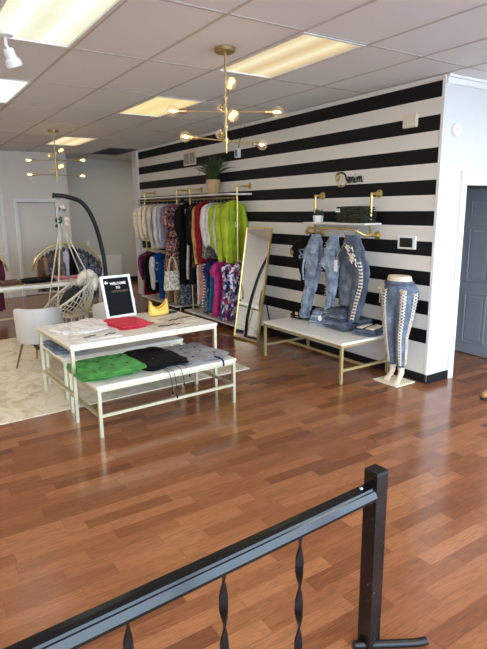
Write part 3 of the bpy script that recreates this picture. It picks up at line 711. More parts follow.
o = folded('cream_tee', 'cream tee with black script near the front edge, right of the red top', 'folded tee', (2.04, 4.40, Z1), 0.36, 0.24, 0.010, F['offwhite'], TR, 1, 63, 0.06, 0.4, 'cream tees on the tall table')
scribble(o, [(-0.12, -0.06, 0.1, -0.05)], 5, 0.016)
folded('folded_blouse', 'coral red top folded before the letter board on the tall table', 'folded top', (1.76, 4.655, Z1), 0.34, 0.44, 0.034, F['coral'], TR + 0.12, 3, 71, 0.10, 1.1)
o = thing('price_card', 'small white card lying beside the yellow handbag', 'card', (2.32, 4.80, Z1), 0.3)
MB().box((0, 0, 0.002), (0.085, 0.05, 0.003)).build('card', M['paper'], o); MB().tube([(0.04, 0, 0.003), (0.06, 0.01, 0.003), (0.075, 0.0, 0.003)], 0.001, 5).build('string', F['black'], o)
o = thing('wallet', 'flat dark wallet behind the yellow handbag', 'wallet', (2.33, 4.93, Z1), 0.2)
MB().box((0, 0, 0.008), (0.12, 0.075, 0.014), bev=0.004).build('body', M['black_plastic'], o); MB().tube([(-0.055, -0.0385, 0.008), (0.055, -0.0385, 0.008)], 0.002, 6).build('zip', M['steel'], o)
# yellow handbag
o = thing('handbag', 'small yellow shoulder handbag standing on the tall table', 'handbag', (2.17, 4.87, Z1), 0.18)
m = MB(); rings = []
for i in range(15):
    f = i / 14; x = -0.105 + 0.21 * f; e = sin(PI * f) ** 0.5
    zt = 0.165 - 0.085 * e ** 1.3; zb = 0.012 - 0.008 * e; t_ = 0.012 + 0.028 * e
    ring = []
    for q in range(14):
        a = 2 * PI * q / 14; zz = (zt + zb) / 2 + (zt - zb) / 2 * sin(a); wdt = t_ * abs(cos(a)) ** 0.7 * (1 if cos(a) > 0 else -1) * (1.15 - 0.35 * sin(a))
        ring.append(V((x * (1.12 - 0.12 * (zz / 0.16)), wdt + 0.004 * nz(x * 30, zz * 30, 3), zz)))
    rings.append(ring)
m.ring_loft(rings).build('body', F['yellow'], o, True)
MB().tube(smooth_path([(-0.098, 0, 0.155), (-0.05, 0.02, 0.10), (0, 0.03, 0.085), (0.05, 0.02, 0.10), (0.098, 0, 0.155)]), 0.007, 8, flat=(1.6, 0.6)).build('strap', F['yellow'], o, True)
m = MB()
for s in (-1, 1): m.tube(arc((s * 0.1, 0, 0.15), 0.012, 0, 2 * PI * 15 / 16, 15), 0.002, 6, closed=True)
m.build('ring', M['gold'], o, True)

# letter board
lb = thing('letter_board', 'black letter board in a white frame reading WELCOME TO on the tall table', 'sign', (1.84, 5.01, Z1 + 0.003), math.radians(9))
tilt = Matrix.Rotation(math.radians(-15), 4, 'X'); LBW, LBH = 0.325, 0.42
def tb_box(c, s): return tilt @ Matrix.Translation(V(c))
m = MB()
for c, s in (((0, 0, 0.012), (LBW, 0.02, 0.024)), ((0, 0, LBH - 0.012), (LBW, 0.02, 0.024)), ((LBW / 2 - 0.012, 0, LBH / 2), (0.024, 0.02, LBH - 0.048)), ((-LBW / 2 + 0.012, 0, LBH / 2), (0.024, 0.02, LBH - 0.048))):
    m.box(c, s, mat=tilt @ Matrix.Translation(V(c)))
m.build('frame', M['paper'], lb)
m = MB(); m.box(None or (0, 0, 0), (LBW - 0.04, 0.008, LBH - 0.04), mat=tilt @ Matrix.Translation(V((0, 0.002, LBH / 2)))); m.build('felt_board', fabric('black_felt', (20, 21, 26), (14, 15, 19)), lb)
m = MB(); m.tube([tilt @ V((0, 0.012, 0.3)), V((0, 0.03, 0.006))], 0.005, 6); m.build('prop', M['paper'], lb)
def letters(txt, size, mat, name, parent, mtx, bold=0.0):
    cu = bpy.data.curves.new(name, 'FONT'); cu.body = txt; cu.size = size; cu.extrude = 0.0012; cu.align_x = 'CENTER'; cu.offset = bold; cu.resolution_u = 2
    tmp = bpy.data.objects.new('tmp_text', cu); col.objects.link(tmp)
    bpy.context.view_layer.update()
    me = bpy.data.meshes.new_from_object(tmp.evaluated_get(bpy.context.evaluated_depsgraph_get()))
    bpy.data.objects.remove(tmp)
    me.name = name; me.materials.clear(); me.materials.append(mat); me.transform(mtx)
    ob = bpy.data.objects.new(name, me); col.objects.link(ob); ob.parent = parent; return ob
up = Matrix.Rotation(PI / 2, 4, 'X')
letters('WELCOME', 0.036, M['paper'], 'lettering', lb, tilt @ Matrix.Translation(V((0.018, -0.004, 0.328))) @ up, 0.0012)
letters('TO', 0.033, M['paper'], 'lettering', lb, tilt @ Matrix.Translation(V((0.012, -0.004, 0.287))) @ up, 0.0012)
letters('GATO ROSHA', 0.029, M['dull_gold'], 'lettering', lb, tilt @ Matrix.Translation(V((0.026, -0.004, 0.252))) @ up, 0.0004)['label'] = 'gold lettering'
m = MB()
for c, r in (((-0.115, -0.006, 0.352), 0.011), ((-0.098, -0.006, 0.352), 0.010), ((-0.112, -0.006, 0.365), 0.008)): m.ball(tilt @ V(c), r, 8, 6, (1, 0.3, 1))
m.poly([tilt @ V(p) for p in ((-0.104, -0.005, 0.338), (-0.084, -0.005, 0.35), (-0.104, -0.005, 0.362))], 0.002, (0, -1, 0))
m.build('flower_motif', M['paper'], lb)

# ------------------------------------------------------------------ tub chairs
def tub_chair(label, x, y, face):
    r = thing('tub_chair', label, 'chair', (x, y, 0.01), face, 'pale grey tub chairs')      # faces local +Y
    R_, zs, zt = 0.245, 0.33, 0.67
    m = MB(); out = []
    n = 30; rings = []
    for i in range(n + 1):
        a = math.radians(-205 + 230 * i / n)       # wraps the back (-Y side)
        f = abs(i / n - 0.5) * 2
        top = zt - 0.10 * max(0, f - 0.45) ** 1.2 * 1.6
        flare = 1.06
        c, s = cos(a), sin(a)
        ring = []
        for (rr, z) in ((R_ - 0.045, zs - 0.03), (R_ - 0.01, zs - 0.045), (R_, zs - 0.02), (R_ * 1.02, (zs + top) / 2), (R_ * flare, top - 0.015), (R_ * flare - 0.012, top), (R_ * flare - 0.035, top), (R_ * flare - 0.048, top - 0.015), (R_ - 0.05, (zs + top) / 2)):
            ring.append(V((c * rr * 0.98, s * rr * 0.95, z)))
        rings.append(ring)
    m.ring_loft(rings, True).build('backrest', M['leather_grey'], r, True, 0.9)
    m = MB(); m.lathe([(0.0, zs - 0.05), (0.17, zs - 0.05), (0.19, zs - 0.03), (0.192, zs + 0.05), (0.175, zs + 0.075), (0.0, zs + 0.08)], seg=28, cap=False).build('seat', M['leather_grey'], r, True, 0.8)
    m = MB(); m.lathe([(0.0, zs - 0.075), (0.14, zs - 0.075), (0.15, zs - 0.05), (0.0, zs - 0.05)], seg=20, cap=False).box((0, 0, zs - 0.066), (0.36, 0.03, 0.014), rz=math.radians(22)).box((0, 0, zs - 0.0665), (0.03, 0.36, 0.013), rz=math.radians(22)).build('underframe', M['black_metal'], r)
    for q in range(4):
            a_ = math.radians(22) + q * PI / 2; lx, ly = cos(a_), sin(a_)
            MB().tube([(lx * 0.19, ly * 0.19, zs - 0.06), (lx * 0.275, ly * 0.275, 0.0)], [0.013, 0.008], 10).build('leg', M['bronze'], r, True, 0.8)
    return r
tub_chair('pale grey tub chair on bronze legs, left of the tall cream table', 1.265, 6.05, math.radians(-22))
tub_chair('pale grey tub chair mostly hidden behind the letter board', 2.12, 6.03, math.radians(10))

# ------------------------------------------------------------------ hanging macrame chair and stand
HX, HY = 1.80, 6.85
st = thing('chair_stand', 'black curved steel stand holding the rope hanging chair', 'stand', (HX, HY, 0.01))
tip = (-0.02 - 0.035, 0, 1.865)
path = smooth_path([(-0.06, 0, 1.865), (0.10, 0, 1.85), (0.30, 0.03, 1.765), (0.44, 0.06, 1.52), (0.535, 0.1, 1.15), (0.565, 0.12, 0.8), (0.55, 0.14, 0.5), (0.50, 0.16, 0.25), (0.42, 0.18, 0.03)], 8)
MB().tube(path, 0.027, 12).build('mast', M['black_metal'], st, True)
MB().tube([(-0.075, 0, 1.867), (-0.055, 0, 1.865)], 0.033, 12).build('end_cap', M['black_plastic'], st, True, 0.6)
MB().tube(arc((0.0, 0, 0.018), 0.43, 0, 2 * PI * 47 / 48, 47, 'xy'), 0.018, 10, closed=True).build('base_ring', M['black_metal'], st, True)
MB().tube(arc((-0.01, 0, 1.828), 0.018, 0, 2 * PI * 15 / 16, 15), 0.004, 6, closed=True).build('hook', M['steel'], st, True)
hc = thing('hanging_chair', 'cream macrame rope hanging chair with fringe, hung from the black stand', 'hanging chair', (HX, HY, 0.01))
def seatp(a): return V((0.235 * cos(a), 0.235 * sin(a), 0.41 - 0.01))
def rimp(a):   # tilted upper rim: high toward +X (the back), low toward -X
    c, s = cos(a), sin(a); return V((0.03 + 0.315 * c, 0.30 * s, 0.66 + 0.215 * c))
MB().tube([seatp(2 * PI * i / 48) for i in range(48)], 0.016, 8, closed=True).build('seat_ring', M['rope'], hc, True)
MB().tube([rimp(2 * PI * i / 48) for i in range(48)], 0.015, 8, closed=True).build('rim', M['rope'], hc, True)
net = MB(); N = 26; RW = 7
def netp(a, f): 
    p, q = seatp(a), rimp(a); b = 0.035 * sin(PI * f); v = p.lerp(q, f); return v + V((cos(a) * b, sin(a) * b, -0.01 * sin(PI * f)))
for s in (-1, 1):
    for i in range(N):
        net.tube([netp(2 * PI * (i + s * 0.5 * k) / N, k / RW) for k in range(RW + 1)], 0.0055, 5)
net.build('side_net', M['rope'], hc, True)
net = MB()
for i in range(-5, 6):
    x = i * 0.042; h_ = math.sqrt(max(0.0, 0.235 ** 2 - x * x)); sag = 0.025
    net.tube([(x, -h_ + 2 * h_ * k / 6, 0.395 - sag * sin(PI * k / 6)) for k in range(7)], 0.006, 5); net.tube([(-h_ + 2 * h_ * k / 6, x, 0.395 - sag * sin(PI * k / 6)) for k in range(7)], 0.006, 5)
net.build('seat_net', M['rope'], hc, True)
KN = V((-0.005, 0, 1.52))
for a in (0.75, -0.75, 2.3, -2.3):
    MB().tube([rimp(a), KN + V((0.01 * cos(a), 0.01 * sin(a), 0))], 0.0075, 6).build('rope', M['rope'], hc, True)
MB().tube([KN + V((0, 0, -0.03)), KN, (-0.01, 0, 1.80)], [0.016, 0.014, 0.010], 8).build('rope', M['rope'], hc, True)
for k in range(14):
    a = 2 * PI * k / 14 + 0.1; p = seatp(a); MB().tube([p, p + V((0.006 * cos(a * 3), 0, -0.12)), p + V((0, 0, -0.27 - 0.03 * (k % 3)))], [0.011, 0.009, 0.013], 6).build('fringe', M['rope'], hc, True)
o = MB(); o.ball((0, 0, 0), 0.19, 20, 14, (1, 1, 0.55)); cu = o.build('cushion', M['cushion'], None, True)
cu.location = (HX + 0.05, HY, 0.58); cu.rotation_euler = (0, math.radians(-52), 0); tag(cu, 'dark green cushion inside the rope hanging chair', 'cushion')
m = MB(); rings = []
pts = smooth_path([(0.30, -0.13, 0.70), (0.325, -0.10, 0.80), (0.31, -0.05, 0.875), (0.27, 0.0, 0.885), (0.21, 0.02, 0.84), (0.17, 0.04, 0.76)], 5)
m.tube(pts, [0.035 + 0.03 * sin(PI * (0.1 + 0.85 * i / (len(pts) - 1))) for i in range(len(pts))], 16)
for v in m.b.verts: v.co += V((nz(v.co.x * 30, v.co.y * 30, v.co.z * 30), nz(v.co.x * 30 + 9, v.co.y * 30, v.co.z * 30), nz(v.co.x * 30, v.co.y * 30 + 9, v.co.z * 30))) * 0.02
o = m.build('fur_throw', M['fur'], None, True); o.location = (HX, HY, 0); tag(o, 'fluffy white fur throw over the back of the rope hanging chair', 'throw')
# roses tied to the rope
fl = thing('rose_garland', 'blush roses and green leaves tied to the rope of the hanging chair', 'flowers', (HX, HY, 1.5))
for (x, y, z, r_) in ((0.02, -0.04, 0.235, 0.036), (0.055, -0.045, 0.09, 0.036), (0.06, -0.03, 0.03, 0.032), (-0.045, -0.03, 0.21, 0.016)):
    m = MB()
    for k in range(9):
        a = k * 2.4; rr = r_ * (0.15 + 0.07 * k); m.ball((x + rr * cos(a), y + rr * 0.6 * sin(a), z + 0.004 * (4 - k) + rr * 0.3 * sin(a * 2)), r_ * 0.5, 8, 6, (1, 0.8, 0.9))
    m.build('flower', M['rose'], fl, True)
for k in range(11):
    a = k * 2.1; cx, cz = (-0.05 + 0.03 * cos(a), 0.05 + 0.045 * sin(a * 1.3)) if k < 6 else (0.01 + 0.03 * cos(a), (0.2 if k % 2 else 0.09) + 0.02 * sin(a))
    m = MB(); d = V((cos(a), -0.3, sin(a))).normalized() * 0.05; c0 = V((cx, -0.03, cz)); sd = V((-sin(a), 0.1, cos(a))) * 0.017
    m.poly([c0 - d * 0.5, c0 + sd, c0 + d * 0.6, c0 - sd], 0.002, (0, -1, 0)); m.build('leaf', M['leaf'], fl)
MB().tube([(-0.012, -0.012, 0.0), (-0.014, -0.02, 0.1), (-0.01, -0.02, 0.25)], 0.008, 6).build('ribbon', fabric('pale_blue_ribbon', (150, 176, 186)), fl, True)

# ------------------------------------------------------------------ garments
def hanger(loc, rz, label, group, mat, hw=0.17, drop=0.075):
    h = thing('clothes_hanger', label, 'hanger', loc, rz, group)
    m = MB(); m.tube(smooth_path([(0.012, 0, -0.006), (0.014, 0, 0.006), (0.0, 0, 0.016), (-0.014, 0, 0.006), (-0.01, 0, -0.012), (0, 0, -0.022), (0, 0, -0.05)], 3), 0.0022, 5); m.build('hook', M['steel'], h, True)
    m = MB(); m.tube(smooth_path([(-hw, 0, -drop - 0.055), (-hw * 0.55, 0, -drop - 0.012), (0, 0, -drop + 0.026), (hw * 0.55, 0, -drop - 0.012), (hw, 0, -drop - 0.055)], 4), 0.006, 6); m.build('shoulder_bar', mat, h, True)
    return h
def garment(name, label, cat, loc, rz, mat, zt, zb, hw, group, sleeve=None, seed=1, t=0.03, flare=1.0, waist=0.9, neck=0.055, puff=1.0, smat=None, skirt=None, neckmat=None):
    """hangs from a rail point loc; zt/zb are world heights of shoulder and hem; local X across, Y thickness."""
    g = thing(name, label, cat, loc, rz, group)
    H0, H1 = zt - loc[2], zb - loc[2]; L = H0 - H1; n = 44; rnd = random.Random(seed); ph = rnd.uniform(0, 6)
    rings = []; K = 18
    for k in range(K + 1):
        f = k / K
        if f < 0.06: w = neck + (hw - neck) * (f / 0.06) ** 0.7; z = H0 + 0.035 - f / 0.06 * 0.05 * 0.9
        else: w = hw * (1 - (1 - waist) * sin(PI * min(1, (f - 0.06) / 0.75)) ** 1.0) * (1 + (flare - 1) * max(0, (f - 0.4) / 0.6)); z = H0 - 0.01 + (H1 - H0 + 0.01) * ((f - 0.06) / 0.94)
        tt = t * (0.55 + 0.6 * min(1, f * 3)) * (1 + (flare - 1) * f)
        ring = []
        for i in range(n):
            a = 2 * PI * i / n; c, s = cos(a), sin(a)
            amp = 0.42 * min(1, max(0, f - 0.05) * 1.6)
            fold = sin(c * 9 + ph + f * 1.2) * 0.6 + sin(c * 17 + ph * 2 - f * 2) * 0.4
            y = tt * (abs(s) ** 0.7) * (1 if s >= 0 else -1) + tt * amp * fold * 1.1
            x = w * (abs(c) ** 0.85) * (1 if c >= 0 else -1) + 0.006 * sin(7 * f + ph)
            zz = z + (0.012 * fold if k == K else 0) - (0.02 * (x / max(hw, 0.01)) ** 2 if f >= 0.06 and f < 0.2 else 0)
            ring.append(V((x, y, zz)))
        rings.append(ring)
    MB().ring_loft(rings).build('body', mat, g, True)
    if sleeve:
        for s in (-1, 1):
            sl = sleeve; r0 = 0.05 * puff
            P = [V((s * hw * 0.86, 0, H0 - 0.03)), V((s * hw * 1.02, -0.004, H0 - 0.10)), V((s * (hw * 1.06 + 0.02 * (puff - 1)), -0.012 - 0.008 * s, H0 - 0.35 * sl - 0.05)), V((s * hw * 1.04, -0.02, H0 - 0.75 * sl)), V((s * hw * 1.0, -0.022, H0 - sl))]
            P = smooth_path(P, 6); nn = len(P)
            rr = [r0 * (0.8 + 0.35 * sin(PI * i / (nn - 1)) * puff - 0.25 * (i / (nn - 1))) for i in range(nn)]
            m = MB(); m.tube(P, rr, 14, flat=(1.0, 0.7))
            for v in m.b.verts: v.co += V((nz(v.co.x * 9 + seed, v.co.y * 9, v.co.z * 6), nz(v.co.x * 9, v.co.y * 9 + seed, v.co.z * 6), 0)) * 0.02
            m.build('sleeve', smat or mat, g, True)
    return g
RX, RZ, LZ = 4.01, 1.845, 0.985
# wall racks: two units
def rack(label, y0, y1, sh0, sh1):
    r = thing('clothes_rack', label, 'clothes rack', (XW, (y0 + y1) / 2, 0), 0, 'gold pipe wall racks'); yc = (y0 + y1) / 2
    for y in (y0, y1):
        yy = y - yc
        MB().tube([(4.02 - XW, yy, 0.0), (4.02 - XW, yy, 2.0)], 0.0125, 12).build('post', M['gold'], r, True, 0.6)
        for z in (2.0, LZ):
            am = MB(); am.tube([(4.02 - XW, yy, z), (-0.01, yy, z)], 0.0115, 10); am.ball((4.02 - XW, yy, z), 0.018, 10, 8); a_ = am.build('bracket_arm', M['gold'], r, True)
            MB().lathe([(0.04, 0), (0.04, 0.008), (0.02, 0.016), (0.018, 0.03)], c=(0, 0, 0), seg=18, mat=Matrix.Translation(V((0, yy, z))) @ Matrix.Rotation(-PI / 2, 4, 'Y')).build('flange', M['gold'], a_, True, 0.6)
    for z in (RZ, LZ): MB().tube([(RX - XW, sh0 + 0.05 - yc, z), (RX - XW, sh1 - 0.05 - yc, z)], 0.0105, 10).build('rail', M['gold'], r, True, 0.6)
    MB().box((-0.193, (sh0 + sh1) / 2 - yc, 1.892), (0.38, sh1 - sh0, 0.022), bev=0.003).build('shelf_board', M['shelf_white'], r)
    MB().box((-0.17, (y0 + y1) / 2 - yc, 0.085), (0.33, y1 - y0 + 0.16, 0.022), bev=0.003).build('base_shelf', M['shelf_white'], r)
    return r
rack('gold pipe wall rack nearest the mirror, holding the lime and pink clothes', 6.27, 7.64, 6.22, 7.87)
rk = rack('gold pipe wall rack at the far end, holding the cream jackets and varsity jacket', 8.105, 9.43, 7.88, 9.60)
UP = [ # name, label, y, mat, zt, zb, hw, sleeve, puff, rz, kind
 ('cream_jacket', 'cream fringed jacket, farthest left on the upper rail', 9.50, 'cream', 1.72, 1.16, 0.165, 0.50, 1.2, 0.25),
 ('cream_jacket', 'cream fringed jacket, second from the far end of the upper rail', 9.31, 'cream', 1.74, 1.17, 0.165, 0.50, 1.15, 0.2),
 ('cream_jacket', 'cream fringed jacket nearest the white blouses', 9.10, 'cream', 1.74, 1.20, 0.165, 0.5, 1.1, 0.15),
 ('white_blouse', 'off-white blouse hanging beside the cream jackets', 8.84, 'offwhite', 1.755, 1.02, 0.175, 0.62, 1.15, 0.12),
 ('white_blouse', 'white blouse hanging left of the pale lavender shirt', 8.62, 'white', 1.755, 1.05, 0.17, 0.6, 1.0, 0.1),
 ('lavender_shirt', 'pale lavender shirt beside the floral dresses', 8.44, 'lav', 1.755, 1.12, 0.17, 0.56, 1.0, 0.05),
 ('floral_dress', 'dark floral dress next to the lavender shirt', 8.27, 'floral', 1.74, 0.62, 0.17, None, 1.0, 0.1),
 ('floral_dress', 'dark floral dress just left of the gold post above the silver bag', 8.16, 'floral', 1.74, 0.60, 0.17, 0.5, 1.0, -0.05),
 ('floral_dress', 'dark floral dress just right of the gold post above the silver bag', 8.02, 'floral', 1.74, 0.42, 0.17, None, 1.0, 0.08),
 ('black_dress', 'long black dress between the floral dress and the narrow white dress', 7.74, 'black', 1.74, 0.50, 0.175, 0.5, 1.0, 0.0),
 ('black_dress', 'black dress with sleeves, second from the floral dresses', 7.66, 'black', 1.76, 0.62, 0.18, 0.55, 1.0, 0.05),
 ('white_dress', 'long narrow off-white dress among the black clothes', 7.52, 'offwhite', 1.70, 0.62, 0.15, None, 1.0, 0.0),
 ('black_dress', 'long black dress right of the narrow white dress', 7.40, 'black', 1.755, 0.55, 0.165, 0.6, 1.0, 0.0),
 ('black_print_dress', 'black and rust printed dress beside the tan top', 7.29, 'blackp', 1.755, 0.80, 0.175, 0.6, 1.0, 0.08),
 ('tan_blouse', 'tan top with long sleeves beside the deep red one', 7.18, 'tan', 1.745, 0.88, 0.175, 0.86, 1.0, 0.05),
 ('red_blouse', 'deep red long-sleeved blouse on the upper rail', 7.06, 'red', 1.775, 0.90, 0.18, 0.86, 1.1, 0.1),
 ('white_blouse', 'white puff-sleeved blouse right beside the deep red blouse', 6.90, 'white', 1.75, 1.16, 0.165, 0.58, 1.25, 0.08),
 ('white_blouse', 'white blouse just left of the first lime blouse', 6.79, 'white', 1.75, 1.17, 0.16, 0.56, 1.1, 0.05),
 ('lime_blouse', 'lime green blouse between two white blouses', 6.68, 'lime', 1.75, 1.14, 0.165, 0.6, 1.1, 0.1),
 ('white_blouse', 'white blouse between the lime green blouses', 6.59, 'white', 1.735, 1.06, 0.15, 0.66, 1.1, 0.05),
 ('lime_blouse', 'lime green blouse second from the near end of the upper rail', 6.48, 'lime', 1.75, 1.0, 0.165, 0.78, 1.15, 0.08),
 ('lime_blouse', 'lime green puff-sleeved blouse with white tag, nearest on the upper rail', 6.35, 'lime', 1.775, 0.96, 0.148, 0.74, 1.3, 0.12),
]
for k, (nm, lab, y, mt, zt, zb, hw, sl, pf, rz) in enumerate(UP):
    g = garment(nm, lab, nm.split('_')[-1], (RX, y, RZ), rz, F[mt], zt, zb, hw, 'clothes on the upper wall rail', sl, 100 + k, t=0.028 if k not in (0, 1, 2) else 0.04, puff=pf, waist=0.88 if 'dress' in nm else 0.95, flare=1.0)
    hanger((RX, y, RZ + 0.004), rz, 'slim hanger hooked over the upper gold wall rail inside a garment', 'hangers on the upper wall rail', M['hanger_red' if k in (15, 21) else 'hanger'], hw * 0.8, RZ - zt - 0.02)
    if k == 21:
        m = MB(); m.box((0.0, -0.05, -0.36), (0.035, 0.003, 0.075)); m.tube([(0, -0.05, -0.32), (0.0, -0.045, -0.24)], 0.0015, 5); m.build('price_tag', M['paper'], g)
    if k == 18:
        m = MB(); m.ball((0, 0, 0), 0.01, 6, 4)
        m.b.clear(); garm = None
        m.b.free()
# grey leopard skirt part-hidden beneath the white blouses
LOW = [
 ('plum_blouse', 'plum printed top at the far left of the lower rail', 9.35, 'purple', 0.90, 0.42, 0.175, 0.42, 1.1, 0.2, None),
 ('red_dress', 'red dress beneath the plum top at the far left of the lower rail', 9.27, 'red', 0.86, 0.14, 0.16, None, 1, 0.15, None),
 ('black_jacket', 'black jacket between the plum top and the varsity jacket', 9.08, 'black', 0.88, 0.22, 0.175, 0.58, 1, 0.12, None),
 ('varsity_jacket', 'blue varsity jacket with white sleeves on the lower rail', 8.86, 'blue', 0.90, 0.42, 0.16, 0.60, 1.15, 0.15, 'white'),
 ('blue_skirt', 'royal blue skirt beneath the varsity jacket', 8.62, 'blue', 0.80, 0.16, 0.15, None, 1, 0.1, None),
 ('leopard_skirt', 'leopard print skirt behind the silver handbag', 8.33, 'leopard', 0.86, 0.13, 0.165, None, 1, 0.0, None),
 ('leopard_skirt', 'leopard print skirt right of the gold post behind the silver handbag', 7.98, 'leopard', 0.86, 0.14, 0.165, None, 1, 0.0, None),
 ('grey_skirt', 'grey printed skirt hanging below the black dresses', 7.76, 'greyprint', 0.84, 0.16, 0.16, None, 1, 0.0, None),
 ('white_trousers', 'white trousers at the left end of the near lower rail', 7.20, 'white', 0.86, 0.25, 0.15, None, 1, 0.05, None),
 ('peach_blouse', 'peach top beside the white trousers on the lower rail', 7.11, 'orange', 0.88, 0.29, 0.15, None, 1, 0.0, None),
 ('striped_dress', 'navy and white striped dress on the lower rail', 7.02, 'bstripe', 0.885, 0.22, 0.155, None, 1, 0.05, None),
 ('grey_dress', 'grey printed dress between the striped and the navy dresses', 6.94, 'greyprint', 0.87, 0.16, 0.155, None, 1, 0.0, None),
 ('navy_blouse', 'navy top beside the teal one on the lower rail', 6.87, 'navy', 0.93, 0.55, 0.17, 0.24, 1, 0.05, None),
 ('teal_dress', 'teal blue dress just left of the hot pink dress', 6.81, 'teal', 0.87, 0.20, 0.155, None, 1, 0.0, None),
 ('pink_dress', 'hot pink short-sleeved dress on the near lower rail', 6.68, 'pink', 0.93, 0.15, 0.165, 0.20, 1.1, 0.12, None),
 ('print_dress', 'blue, white and red print dress right beside the hot pink dress', 6.44, 'ppat', 0.90, 0.13, 0.175, None, 1, 0.1, None),
 ('print_dress', 'blue, white and red print dress nearest the mirror on the lower rail', 6.20, 'ppat', 0.92, 0.18, 0.165, 0.3, 1, 0.1, None),
 ('leopard_blouse', 'grey leopard print top showing beneath the white blouses', 6.99, 'greyleo', 1.20, 0.95, 0.16, None, 1, 0.05, None),
]
for k, (nm, lab, y, mt, zt, zb, hw, sl, pf, rz, sm) in enumerate(LOW):
    rz_, z_ = (RZ if k == 17 else LZ), None
    if k == 17:
        g = garment(nm, lab, 'top', (RX, y, RZ), rz, F[mt], 1.70, 0.98, hw, 'clothes on the upper wall rail', None, 300 + k, t=0.02)
        hanger((RX, y, RZ + 0.004), rz, 'slim hanger hooked over the upper gold wall rail inside a garment', 'hangers on the upper wall rail', M['hanger'], hw * 0.8, RZ - 1.70 - 0.02); continue
    g = garment(nm, lab, nm.split('_')[-1], (RX, y, LZ), rz, F[mt], zt, zb, hw, 'clothes on the lower wall rail', sl, 200 + k, t=0.026, puff=pf, smat=F[sm] if sm else None, waist=0.84 if 'dress' in nm else 0.95, flare=1.12 if 'dress' in nm and nm != 'red_dress' else 1.0)
    hanger((RX, y, LZ + 0.004), rz, 'slim hanger hooked over the lower gold wall rail inside a garment', 'hangers on the lower wall rail', M['hanger'], hw * 0.8, max(0.05, LZ - zt - 0.02))
    if nm == 'varsity_jacket':
        H1 = zb - LZ
        for z in (H1 + 0.012, H1 + 0.03): 
            m = MB(); m.tube([(0.155 * cos(2 * PI * i / 24), 0.036 * sin(2 * PI * i / 24), z) for i in range(24)], 0.006, 6, closed=True); m.build('hem_stripe', F['white'], g, True)
        m = MB(); m.tube(smooth_path([(-0.10, -0.038, -0.22), (-0.06, -0.042, -0.22), (-0.07, -0.044, -0.32), (-0.10, -0.042, -0.34), (-0.115, -0.04, -0.31)]), 0.009, 6); m.build('patch_letter', F['white'], g, True)
# silver handbag on a short arm of the lower rail
bg = thing('handbag', 'large metallic snakeskin handbag hanging by its handles from the lower rail', 'handbag', (3.80, 7.90, 0.955), math.radians(-8), None)
m = MB(); rings = []
for i in range(17):
    f = i / 16; z = -0.55 + 0.31 * f; w = 0.165 - 0.035 * f ** 1.5; t_ = 0.055 - 0.04 * f; t_ *= 1 if f > 0.06 else 0.85
    rings.append([V((w * (abs(cos(a)) ** 0.5) * (1 if cos(a) >= 0 else -1), t_ * (abs(sin(a)) ** 0.8) * (1 if sin(a) >= 0 else -1) + 0.006 * nz(cos(a) * 3, z * 14, 1), z)) for a in [2 * PI * q / 28 for q in range(28)]])
m.ring_loft(rings).build('body', F['snake'], bg, True)
for s in (-1, 1): MB().tube(smooth_path([(-0.085, s * 0.03, -0.33), (-0.07, s * 0.035, -0.2), (-0.04, s * 0.014, -0.06), (0, s * 0.008, -0.012), (0.04, s * 0.014, -0.06), (0.07, s * 0.035, -0.2), (0.085, s * 0.03, -0.33)]), 0.009, 8).build('handle', plain('cream_leather_handle', (226, 210, 180), 0.5), bg, True)
m = MB()
for x in (-0.16, 0.16): m.tube([(x * 0.98, -0.045, -0.54), (x * 0.80, -0.02, -0.26)], 0.006, 6)
m.tube([(-0.15, -0.05, -0.543), (0.15, -0.05, -0.543)], 0.008, 6); m.build('piping', plain('cream_leather_piping', (226, 210, 180), 0.5), bg, True)
m = MB(); m.tube(smooth_path([(RX, 7.91, LZ + 0.013), (3.95, 7.905, LZ + 0.013), (3.84, 7.90, LZ + 0.012), (3.80, 7.90, 0.938), (3.775, 7.90, 0.95)]), 0.0055, 6)
o = m.build('bag_hook', M['gold'], None, True); tag(o, 'gold hook holding the metallic snakeskin handbag on the lower rail', 'hook')
# plant on the top shelf
p = thing('potted_grass', 'tall grass plant in a clay vase on the long wall shelf', 'plant', (4.09, 7.03, 1.903))
MB().lathe([(0.0, 0.0), (0.07, 0.0), (0.078, 0.02), (0.098, 0.12), (0.108, 0.185), (0.102, 0.215), (0.09, 0.215), (0.088, 0.19), (0.0, 0.185)], seg=28, cap=False).build('vase', M['vase'], p, True, 0.8)
m = MB(); rnd = random.Random(5)
for k in range(170):
    a = rnd.uniform(0, 2 * PI); ln = rnd.uniform(0.26, 0.42); sp_ = rnd.uniform(0.02, 0.40) * (1 if rnd.random() < 0.85 else 1.5)
    dx, dy = cos(a) * 0.45, sin(a); b0 = V((0.05 * cos(a) * rnd.random(), 0.06 * sin(a) * rnd.random(), 0.19))
    pts = []
    for i in range(6):
        f = i / 5; x_ = b0.x + dx * sp_ * f ** 1.6; x_ = min(x_, 0.125)
        pts.append((x_, b0.y + dy * sp_ * f ** 1.6, 0.19 + ln * (f - 0.28 * (sp_ / 0.3) * f ** 2.6)))
    m.tube(pts, [0.0045, 0.005, 0.0045, 0.004, 0.003, 0.0008], 4)
for yy, zz in ((0.46, 0.28), (-0.42, 0.42)):
    m.tube(smooth_path([(0, 0.02, 0.19), (0.0, yy * 0.4, 0.40), (0.0, yy * 0.75, 0.38), (0.0, yy, zz)]), 0.003, 5)
m.build('grass_blades', M['grass'], p, True)['kind'] = 'stuff'

